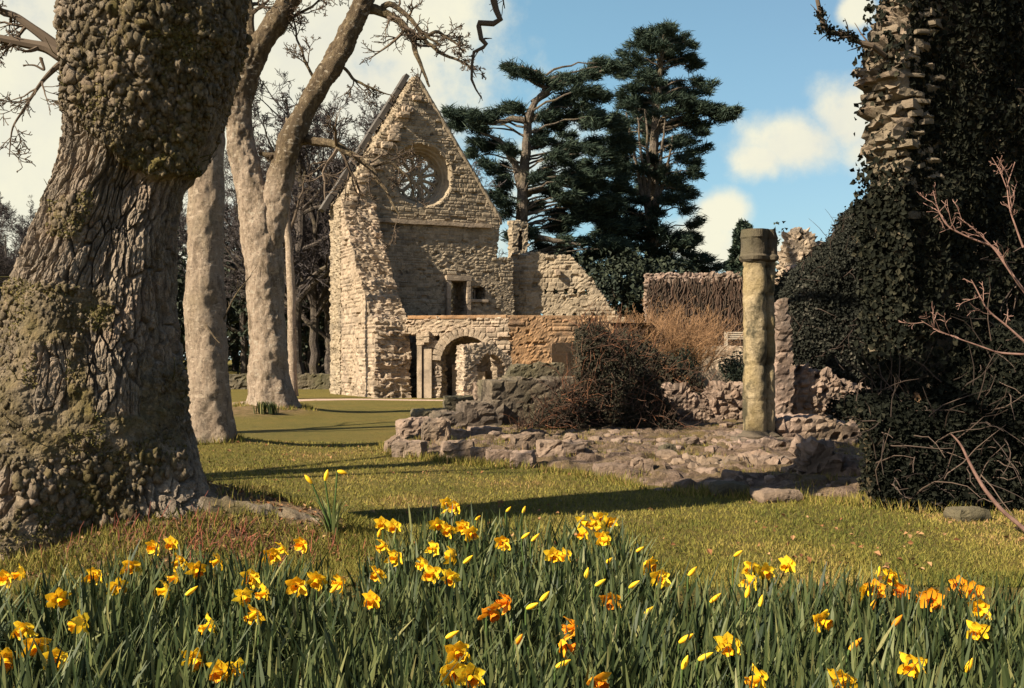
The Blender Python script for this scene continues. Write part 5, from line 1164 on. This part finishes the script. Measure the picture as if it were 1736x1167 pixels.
# pinkish bare shrub in front of the ivy
sh = empty('bare_shrub', (X(1745, 9.6), 9.6, 0), 'bare pink stemmed shrub branching in from the right edge', 'shrub')
mb = MB()
branchset([C([(1760, 520, 0.0154), (1720, 470, 0.0119), (1690, 420, 0.0105), (1640, 402, 0.0084), (1605, 385, 0.0070), (1590, 360, 0.0056), (1580, 322, 0.0035)], 9.8),
           C([(1720, 470, 0.0098), (1690, 425, 0.0077), (1655, 390, 0.0056), (1625, 370, 0.0035)], 9.7),
           C([(1735, 420, 0.0091), (1712, 360, 0.0063), (1708, 320, 0.0056), (1722, 275, 0.0035)], 9.7),
           C([(1708, 322, 0.0049), (1695, 290, 0.0035), (1682, 268, 0.0028)], 9.7),
           C([(1760, 600, 0.0126), (1715, 560, 0.0091), (1670, 525, 0.0070), (1645, 475, 0.0042)], 9.6),
           C([(1750, 602, 0.0105), (1690, 600, 0.0084), (1640, 582, 0.0063), (1590, 562, 0.0042), (1560, 545, 0.0028)], 9.7)], mb, mb, 66, ((6, .25, .2, .45), (4, .3, .3, .5)), .05, 6, rmin=.0025)
mb.build('branch', M['pink_twig'], sh)
st = empty('leaning_stem', (X(1700, 9.9), 9.9, 0), 'curved pinkish stem leaning up from the grass at lower right', 'stem')
mb = MB(); c = np.array(C([(1745, 905, .022), (1700, 868, .019), (1668, 830, .017), (1645, 790, .014), (1628, 750, .010), (1612, 735, .006)], 9.9)); s = smooth_line(c, 24, .04, 5); tubes(mb, s[:, :3], s[:, 3], 8); mb.build('stem', M['pink_twig'], st)

# ------------------------------------------------------------------ daffodils
def daff_far(px): return np.interp(px, [-100, 0, 100, 200, 300, 400, 480, 600, 640, 750, 850, 1000, 1080, 1110, 1200, 1300, 1500, 1736, 1900], [985, 985, 975, 950, 928, 945, 950, 968, 905, 868, 878, 890, 905, 955, 985, 965, 985, 1005, 1010])
def leaves_bed():
    n = 15000; out = []; y = 3.3 + 6.2 * rng.random(n * 2); x = (rng.random(n * 2) - .5) * 1.06 * y
    px = 868 + F * x / y; far = F * (CZ - .33) / (daff_far(px) - HY)
    clump = fbm(n2(x * 2.1, y * 2.1), 3, 501)
    ok = (y < far + .1 * rng.normal(size=len(y))) & (rng.random(len(y)) < sstep(.28, .62, clump) + .18)
    x = x[ok][:n]; y = y[ok][:n]; return x, y
lx, ly = leaves_bed(); n = len(lx); K = 6
lz = hgt(lx, ly)
cl = fbm(n2(lx * 1.4, ly * 1.4), 2, 505)
hl = (.19 + .24 * rng.random(n) ** .8) * (.8 + .5 * cl); az = rng.random(n) * 6.283; ben = .04 + .16 * rng.random(n) ** 2
lean_d = np.stack([np.cos(az), np.sin(az), 0 * az], -1) + np.array([.18, 0, 0]); fl = rng.random(n) < .10
V = np.zeros((n, K, 2, 3)); wd = .004 + .0065 * rng.random(n); face = rng.random(n) * 6.283; sd = np.stack([np.cos(face), np.sin(face), 0 * face], -1)
for k in range(K):
    t = k / (K - 1); cpt = np.stack([lx, ly, lz - .01], -1) + lean_d * (ben * t ** 1.8 + np.where(fl, .14 * t ** 3, 0))[:, None]
    cpt[:, 2] += hl * t * (1 - np.where(fl, .4 * t ** 3, 0)); ww = wd * (1.0 if t < .7 else 1 - ((t - .7) / .3) ** 2 * .85)
    tw_ = sd + .4 * t * np.stack([-sd[:, 1], sd[:, 0], 0 * face], -1)
    V[:, k, 0] = cpt - tw_ * ww[:, None]; V[:, k, 1] = cpt + tw_ * ww[:, None]
ii = np.arange(n * K * 2).reshape(n, K, 2); q = np.stack([ii[:, :-1, 0], ii[:, :-1, 1], ii[:, 1:, 1], ii[:, 1:, 0]], -1).reshape(-1, 4)
mb = MB(); mb.add(V, q, tone=np.repeat(np.clip(rng.random(n) * .95 + .05 * (rng.random(n) < .03), 0, 1), K * 2))
tag(mb.build('daffodil_leaves', M['dleaf'], smooth=True, base=(0, 0, 0)), 'dense bed of upright strap shaped daffodil leaves along the foreground', 'leaves', kind='stuff')

def flower_mesh(seed, open_=1.):
    rg = np.random.default_rng(seed); pt = MB(); tr = MB()
    for k in range(6):
        a = k * math.pi / 3 + rg.normal() * .08; l = .048 * (1 + .1 * rg.normal()); sw = .0205; rows = 5; back = .006 if k % 2 else -.002; curl = rg.normal() * .012 + (1 - open_) * .03
        V = []
        for i in range(rows):
            t = i / (rows - 1); w_ = sw * math.sin(math.pi * min(.98, .12 + t * .86)) ** .7 * (1 - .1 * t); r_ = .006 + l * t; yy = back - curl * t * t - .01 * t + .004
            for s in (-1, 0, 1): V.append((s * w_, r_, yy + (.005 if s == 0 else 0) + .003 * rg.normal()))
        V = np.array(V); ca, sa = math.cos(a), math.sin(a); X_ = V[:, 0] * ca - V[:, 1] * sa; Z_ = V[:, 0] * sa + V[:, 1] * ca
        ii = np.arange(rows * 3).reshape(rows, 3); pt.add(np.stack([X_, V[:, 2], Z_], 1), np.stack([ii[:-1, :-1], ii[1:, :-1], ii[1:, 1:], ii[:-1, 1:]], -1).reshape(-1, 4))
    seg = 18; prof = [(.008, .0), (.011, -.012), (.0125, -.024), (.016, -.034), (.021, -.040), (.0195, -.0385), (.011, -.022), (.006, -.008)]
    V = []
    for i, (r_, y_) in enumerate(prof):
        for s in range(seg):
            th_ = s * 2 * math.pi / seg; f_ = (1 + .12 * math.sin(th_ * 6 + seed) * (i in (3, 4, 5))); V.append((r_ * f_ * math.cos(th_), y_ + .003 * math.sin(th_ * 5) * (i in (4, 5)), r_ * f_ * math.sin(th_)))
    ii = np.arange(len(V)).reshape(-1, seg); A = ii[:-1]; B = ii[1:]; tr.add(V, np.stack([A, np.roll(A, -1, 1), np.roll(B, -1, 1), B], -1).reshape(-1, 4))
    tube_ = MB(); return pt, tr
HF = .36
def daff_proto(kind, seed, mp, mtm):
    root = empty('daffodil' if kind == 'o' else 'daffodil_bud', (0, 0, 0))
    rg = np.random.default_rng(seed); lx_ = rg.normal() * .03; ly_ = rg.normal() * .02
    if kind == 'o':
        pts = smooth_line([(lx_, ly_ + .03, 0, .0055), (lx_ * .5, ly_ * .5 + .02, HF * .5, .005), (0, .022, HF * .93, .0042), (0, .02, HF * 1.0, .004), (0, .008, HF * 1.0, .0055), (0, .0, HF, .006)], 14)
        mb = MB(); tubes(mb, pts[:, :3], pts[:, 3], 6); mb.build('stem', M['dstem'], root, True)
        p_, t_ = flower_mesh(seed, rg.uniform(.5, 1.)); tilt = rg.uniform(-.05, .6)
        for m_, nm, mt_ in ((p_, 'petals', mp), (t_, 'trumpet', mtm)):
            V = np.concatenate(m_.v); c_, s_ = math.cos(tilt), math.sin(tilt); V = np.stack([V[:, 0], V[:, 1] * c_ - V[:, 2] * s_ * -1 * -1, V[:, 1] * s_ + V[:, 2] * c_], 1) * 1.12 + np.array([0, -.004, HF])
            m_.v = [V]; m_.build(nm, mt_, root, True)
    else:
        tl = rg.uniform(.3, 1.1); tx = math.sin(tl); tz = math.cos(tl)
        pts = smooth_line([(lx_, ly_, 0, .0055), (lx_ * .5, ly_ * .5, HF * .5, .005), (-.012 * tx, 0, HF * .93, .0045), (0, 0, HF * .98, .0055)], 12); mb = MB(); tubes(mb, pts[:, :3], pts[:, 3], 6); mb.build('stem', M['dstem'], root, True)
        t = np.linspace(0, 1, 9); rr__ = .0125 * np.sin(np.pi * (.12 + .86 * t)) ** .8 * (1.05 - .3 * t); ln = .062 + .012 * rg.random(); mb = MB(); tubes(mb, np.stack([tx * ln * t, 0 * t, HF * .97 + tz * ln * t], 1), rr__, 8); mb.build('petals', mp, root, True)
    return root
PO = [daff_proto('o', 600 + k, M['petal'], M['trumpet']) for k in range(6)]
POo = [daff_proto('o', 620 + k, M['petal_o'], M['trumpet_o']) for k in range(3)]
PB = [daff_proto('b', 640 + k, M['petal'], M['trumpet']) for k in range(5)]
PBo = [daff_proto('b', 660 + k, M['petal_o'], M['trumpet_o']) for k in range(2)]
FO = """12,980 38,972 98,1016 42,1066 62,1094 97,1117 10,1117 140,1057 163,976 198,996 223,960 263,928 292,922 306,950 300,978 283,1000 333,965 371,950 358,1060 328,1116 373,1138 394,1136 427,980 412,1010 450,1005 433,1041
462,942 480,930 513,923 502,993 537,983 580,988 641,972 632,1018 648,888 668,893 652,925 672,945 755,853 772,860 740,890 760,898 786,893 797,905 738,929 721,957 733,972 770,942 764,978 775,1106 763,1140 797,1147
852,920 938,942 961,942 984,885 1008,887 1018,878 1035,886 990,905 1020,912 1030,916 1096,960 1118,980 1236,1094 1276,986 1296,970 1337,958 1288,1150 1390,1053 1512,978 1428,1155 1548,1128 1660,1032 1658,1070 1470,1003 1275,962 1022,893"""
FOO = "830,1037 860,1020 1036,1018 973,1063 953,1096 1010,1158 1532,1002 1572,1010 1629,993 1486,1000 1580,1018 1650,1003"
FB = "315,1006 560,1002 641,908 748,870 806,880 786,952 756,1078 858,866 886,868 885,910 901,915 1026,953 992,978 1009,990 1067,993 1078,933 893,1028 916,1016 1093,1038 943,1127 1152,1085 1157,1130 1184,1115 1245,940 1167,973 1204,1018 1288,1025 1265,1010 1487,975 1638,1135"
FBO = "875,1088 1475,1032 1513,1058 1440,1098"
def parse(s): return [tuple(float(c) for c in t.split(',')) for t in s.split()]
items = [(a, b, 'o', 'y') for a, b in parse(FO)] + [(a, b, 'o', 'r') for a, b in parse(FOO)] + [(a, b, 'b', 'y') for a, b in parse(FB)] + [(a, b, 'b', 'r') for a, b in parse(FBO)]
rows = [('back row of bed', 0, 925), ('second row', 925, 985), ('third row', 985, 1045), ('nearest row', 1045, 1300)]
first = {id(p): True for p in PO + POo + PB + PBo}
lists = {}
for it in items:
    rw = [r for r in rows if r[1] <= it[1] < r[2]][0][0]; lists.setdefault((rw, it[2], it[3]), []).append(it)
def ordinal(k): return order[k] if k < len(order) else f'number {k + 1}'
for (rw, kd, cl_), its in lists.items():
    its.sort()
    for k, (px, py, _, _) in enumerate(its):
        pool = {('o', 'y'): PO, ('o', 'r'): POo, ('b', 'y'): PB, ('b', 'r'): PBo}[(kd, cl_)]; pr_ = random.choice(pool)
        z0 = 0.
        for _ in range(3): Y = (CZ - z0 - HF * 1.0) * F / (py - HY); x = X(px, Y); z0 = float(hgt(x, Y))
        if first[id(pr_)]: o = pr_; first[id(pr_)] = False
        else: o = copy_tree(pr_)
        sc = random.uniform(.95, 1.1); o.location = (x, Y, z0 + HF * (1 - sc)); o.scale = (sc * 1.08, sc * 1.08, sc)
        o.rotation_euler.z = random.gauss(-.25, .75) if kd == 'o' else random.uniform(-.9, .9)
        col_ = 'bright yellow' if cl_ == 'y' else 'deep orange'; what = 'open daffodil' if kd == 'o' else 'slanting daffodil bud'
        if len(its) == 1: lab = f'only {col_} {what} in the {rw}'
        else: lab = f'{col_} {what} in the {rw}, ' + ('leftmost' if k == 0 else 'rightmost' if k == len(its) - 1 else ordinal(k) + ' from the left')
        tag(o, lab, 'daffodil' if kd == 'o' else 'daffodil bud', 'daffodil flowers in the bed' if kd == 'o' else 'daffodil buds in the bed')
for p in PO + POo + PB + PBo:
    if first[id(p)]:
        for ch in list(p.children): bpy.data.objects.remove(ch)
        bpy.data.objects.remove(p)

def leaf_fan(mb, c, n, h0, h1, spread, w_, seed):
    rg = np.random.default_rng(seed)
    for _ in range(n):
        a = rg.random() * 6.28; r_ = rg.random() * spread * .4; b = np.array(c) + np.array([math.cos(a) * r_, math.sin(a) * r_, 0]); t = np.linspace(0, 1, 6); hh_ = rg.uniform(h0, h1); ln = spread * rg.uniform(.2, 1.); s = np.array([math.cos(a + 1.2), math.sin(a + 1.2), 0])
        cpt = b + np.stack([math.cos(a) * ln * t ** 1.6, math.sin(a) * ln * t ** 1.6, hh_ * t * (1 - .15 * t ** 3)], 1); ww = w_ * np.array([.8, 1, 1, .95, .7, .1])
        V = np.stack([cpt - s * ww[:, None], cpt + s * ww[:, None]], 1); ii = np.arange(12).reshape(6, 2); mb.add(V, np.stack([ii[:-1, 0], ii[:-1, 1], ii[1:, 1], ii[1:, 0]], -1).reshape(-1, 4), tone=rg.random())
lY = 9.1; lxx = X(563, lY); lzz = float(hgt(lxx, lY))
M['cleaf'] = mat('clump_leaf', lambda h: bsdf(h, ramp(h, tone(h), [(0, (.08, .10, .03)), (.6, (.16, .18, .06)), (1, (.26, .26, .10))]), .55, transl=.2))
lone = empty('daffodil_clump', (lxx, lY, lzz), 'lone clump of daffodil leaves and buds on the mossy bank', 'daffodil')
mb = MB(); leaf_fan(mb, (lxx, lY, lzz), 38, .2, .4, .2, .0085, 801); mb.build('leaves', M['cleaf'], lone, True)
for (px, py, rot) in ((529, 820, -.7), (551, 815, .25), (572, 799, 1.0)):
    tp = P(px, py, lY - .03); s = smooth_line([(lxx, lY, lzz, .009), ((lxx + tp[0]) / 2 - .0, lY, (lzz + tp[2]) / 2, .008), (*tp, .007)], 10); mb = MB(); tubes(mb, s[:, :3], s[:, 3], 6)
    sb = mb.build('stem', M['dstem'], lone, True); t = np.linspace(0, 1, 8); mb = MB(); tubes(mb, tp + np.stack([math.sin(rot) * .095 * t, 0 * t, math.cos(rot) * .095 * t * (1 if rot < .9 else -.35)], 1), .018 * np.sin(np.pi * (.1 + .88 * t)) ** .8 + .001, 8); mb.build('bud', M['petal'], sb, True)
gY = 29.; gxx = X(450, gY); gzz = float(hgt(gxx, gY)); mb = MB(); rg = np.random.default_rng(88)
for k in range(22): leaf_fan(mb, (gxx + rg.normal() * .16, gY + rg.normal() * .12, gzz), 7, .25, .42, .12, .014, 810 + k)
tag(mb.build('leaf_clump', M['dleaf']), 'small green leaf clump at the foot of the forked tree', 'plant')
# fallen leaves and dry stalks round the old tree
n = 1500; y = 7.5 + 22 * rng.random(n) ** 1.5; x = y * (-.36 + .86 * rng.random(n)); kx = (fbm(n2(x * .7, y * .7), 3, 631) > .47) & (y < np.interp(x, EDX, EDY) - .1); x = x[kx]; y = y[kx]; mb = MB()
scatter_leaves(mb, np.stack([x, y, hgt(x, y) + .03], -1), np.tile(np.array([0, 0, 1.]), (len(x), 1)), .05, jit=.5); tag(mb.build('fallen_leaves', M['litter'], base=(0, 0, 0)), 'scattered brown leaves lying on the open lawn', 'leaves', kind='stuff')
n = 1700; a = rng.random(n) * 6.283; r_ = np.sqrt(rng.random(n)); x = -2.9 + 1.9 * r_ * np.cos(a); y = 8.75 + 1.0 * r_ * np.sin(a); mb = MB()
scatter_leaves(mb, np.stack([x, y, hgt(x, y) + .012], -1), np.tile(np.array([0, 0, 1.]), (n, 1)), .04, jit=.5); tag(mb.build('fallen_leaves', M['litter'], base=(0, 0, 0)), 'rusty fallen leaves littering the bank under the mossy tree', 'leaves', kind='stuff')
nb = 26000; a = rng.random(nb) * 6.283; r_ = np.sqrt(rng.random(nb)); bx = -2.6 + 2.2 * r_ * np.cos(a); by = 8.5 + 1.25 * r_ * np.sin(a); ok = fbm(n2(bx * 1.6, by * 1.6), 3, 621) > .40; bx = bx[ok]; by = by[ok]; nb = len(bx)
b0 = np.stack([bx, by, hgt(bx, by)], -1); th = rng.random(nb) * 6.283; c = np.stack([np.cos(th), np.sin(th), 0 * th], -1) * .005; tip = b0 + np.stack([rng.normal(size=nb) * .03, rng.normal(size=nb) * .03, .03 + .06 * rng.random(nb)], -1)
mb = MB(); mb.add(np.stack([b0 - c, b0 + c, tip], 1), t=np.arange(nb * 3).reshape(-1, 3), tone=np.repeat(rng.random(nb) * .8, 3))
tag(mb.build('bank_grass', M['blade'], base=(0, 0, 0)), 'thin mossy grass on the bank between the mossy tree and daffodils', 'grass', kind='stuff')
n = 230; x = np.r_[X(340, 8.7) + .55 * rng.normal(size=n)]; y = 8.55 + .2 * rng.normal(size=n); z = hgt(x, y); pts = np.empty((n, 4, 3)); pts[:, 0] = np.stack([x, y, z], -1); d = unit(rng.normal(size=(n, 3)) * .35 + np.array([0, 0, 1.])); L = (.06 + .14 * rng.random(n))[:, None]
for k in range(1, 4): d = unit(d + rng.normal(size=(n, 3)) * .2); pts[:, k] = pts[:, k - 1] + d * L / 3
M['red_stalk'] = mat('red_stalk', lambda h: bsdf(h, ramp(h, tone(h), [(0, (.09, .03, .02)), (1, (.26, .075, .045))]), .8))
mb = MB(); tubes(mb, pts, np.linspace(.004, .0015, 4)[None] * np.ones((n, 1)), 3, rng.random(n)); tag(mb.build('dry_stalks', M['red_stalk'], base=(0, 0, 0)), 'reddish dry stalks sprouting at the right foot of the mossy tree', 'stalks', kind='stuff')

# ------------------------------------------------------------------ sky, sun, camera
w = bpy.data.worlds.new('World'); scene.world = w; w.use_nodes = True; nt = w.node_tree; nt.nodes.clear()
def N(t, **kw):
    n = nt.nodes.new(t)
    for k, v in kw.items():
        if k == 'i':
            for a, b in v.items(): n.inputs[a].default_value = b
        else: setattr(n, k, v)
    return n
L = nt.links.new
def math_(op, a, b=None, c=None, clamp=False):
    n = N('ShaderNodeMath', operation=op, use_clamp=clamp)
    for k, s in enumerate((a, b, c)):
        if s is None: continue
        if hasattr(s, 'links'): L(s, n.inputs[k])
        else: n.inputs[k].default_value = s
    return n.outputs[0]
sky = N('ShaderNodeTexSky', sky_type='NISHITA', sun_disc=False, sun_elevation=SUN_EL, sun_rotation=math.atan2(SUN_AZ[0], SUN_AZ[1]), air_density=1.1, dust_density=.8, ozone_density=1.6)
tc = N('ShaderNodeTexCoord').outputs['Generated']
sep = N('ShaderNodeSeparateXYZ'); L(tc, sep.inputs[0]); sxn, syn, szn = sep.outputs
az = math_('ARCTAN2', sxn, syn); el = math_('ARCSINE', szn)
nz = N('ShaderNodeTexNoise', i={'Scale': 13., 'Detail': 9., 'Roughness': .62}); L(tc, nz.inputs['Vector'])
nzb = N('ShaderNodeTexNoise', i={'Scale': 2.4, 'Detail': 6., 'Roughness': .6}); L(tc, nzb.inputs['Vector'])
def blob(px, py, rx, ry, soft=1.):
    a0 = math.atan((px - 868) / F); e0 = math.atan((HY - py) / F * math.cos(a0))
    dx = math_('DIVIDE', math_('SUBTRACT', az, a0), rx / F); dy = math_('DIVIDE', math_('SUBTRACT', el, e0), ry / F)
    d2 = math_('SQRT', math_('ADD', math_('MULTIPLY', dx, dx), math_('MULTIPLY', dy, dy)))
    return math_('SUBTRACT', 1., d2)
fld = None
for b in ((1350, 245, 125, 62), (1445, 205, 90, 75), (1290, 270, 70, 42), (1530, 240, 150, 60), (1225, 365, 58, 48), (1190, 410, 90, 50), (1270, 430, 120, 40), (1452, 18, 34, 26), (260, 160, 760, 560), (600, 40, 330, 240), (640, 170, 300, 200), (-160, 300, 300, 320)):
    v = blob(*b); fld = v if fld is None else math_('MAXIMUM', fld, v)
fld = math_('ADD', fld, math_('MULTIPLY', math_('SUBTRACT', nzb.outputs['Fac'], .5), 1.6))
fld = math_('SUBTRACT', fld, math_('MULTIPLY', math_('GREATER_THAN', math_('ABSOLUTE', az), .72), 3.))
shape = math_('ADD', fld, math_('MULTIPLY', math_('SUBTRACT', nz.outputs['Fac'], .5), 1.5))
mr = N('ShaderNodeMapRange', interpolation_type='SMOOTHSTEP', i={'From Min': -.05, 'From Max': .62, 'To Min': 0, 'To Max': .96}); L(shape, mr.inputs[0])
cr = N('ShaderNodeValToRGB'); e = cr.color_ramp.elements; e[0].position = .3; e[0].color = (.80, .78, .66, 1); e[1].position = .62; e[1].color = (.92, .88, .68, 1); L(nz.outputs['Fac'], cr.inputs[0])
CLOUD_GAIN = 8.8
cg = N('ShaderNodeMix', data_type='RGBA', blend_type='MULTIPLY'); cg.inputs[0].default_value = 1.; L(cr.outputs[0], cg.inputs[6]); cg.inputs[7].default_value = (CLOUD_GAIN,) * 3 + (1,)
sg = N('ShaderNodeMix', data_type='RGBA', blend_type='MULTIPLY'); sg.inputs[0].default_value = 1.; L(sky.outputs[0], sg.inputs[6]); sg.inputs[7].default_value = (1, 1, 1, 1)
mx = N('ShaderNodeMix', data_type='RGBA'); L(mr.outputs[0], mx.inputs[0]); 
veil = math_('MULTIPLY', math_('SUBTRACT', 1., math_('DIVIDE', math_('ABSOLUTE', az), .85), None, True), math_('SUBTRACT', 1., math_('DIVIDE', el, .65), None, True), None, True)
veil = math_('MULTIPLY', veil, math_('ADD', .52, math_('MULTIPLY', nzb.outputs['Fac'], .25)), None, True)
vm = N('ShaderNodeMix', data_type='RGBA'); L(veil, vm.inputs[0]); L(sg.outputs[2], vm.inputs[6]); vm.inputs[7].default_value = (2.7, 6.3, 7.8, 1); L(vm.outputs[2], mx.inputs[6]); L(cg.outputs[2], mx.inputs[7])
bg = N('ShaderNodeBackground', i={'Strength': .05}); L(mx.outputs[2], bg.inputs[0])
wo = N('ShaderNodeOutputWorld'); L(bg.outputs[0], wo.inputs[0])

sl = bpy.data.lights.new('sun', 'SUN'); sl.energy = 5.; sl.angle = R(.5); sl.color = (1., .88, .69)
so_ = bpy.data.objects.new('sun', sl); COL.objects.link(so_)
sd_ = Vector((SUN_AZ[0] * math.cos(SUN_EL), SUN_AZ[1] * math.cos(SUN_EL), math.sin(SUN_EL))).normalized()
so_.rotation_euler = sd_.to_track_quat('Z', 'Y').to_euler(); so_.location = sd_ * 50

cam = bpy.data.cameras.new('camera'); cam.sensor_width = 36; cam.lens = 36 * F / 1736; cam.shift_y = (HY - 583.5) / 1736; cam.clip_end = 4000
co = bpy.data.objects.new('camera', cam); COL.objects.link(co); co.location = (0, 0, CZ); co.rotation_euler = (math.pi / 2, 0, 0); scene.camera = co
scene.view_settings.view_transform = 'Standard'; scene.view_settings.look = 'None'; scene.view_settings.exposure = 1.25; scene.view_settings.gamma = 1
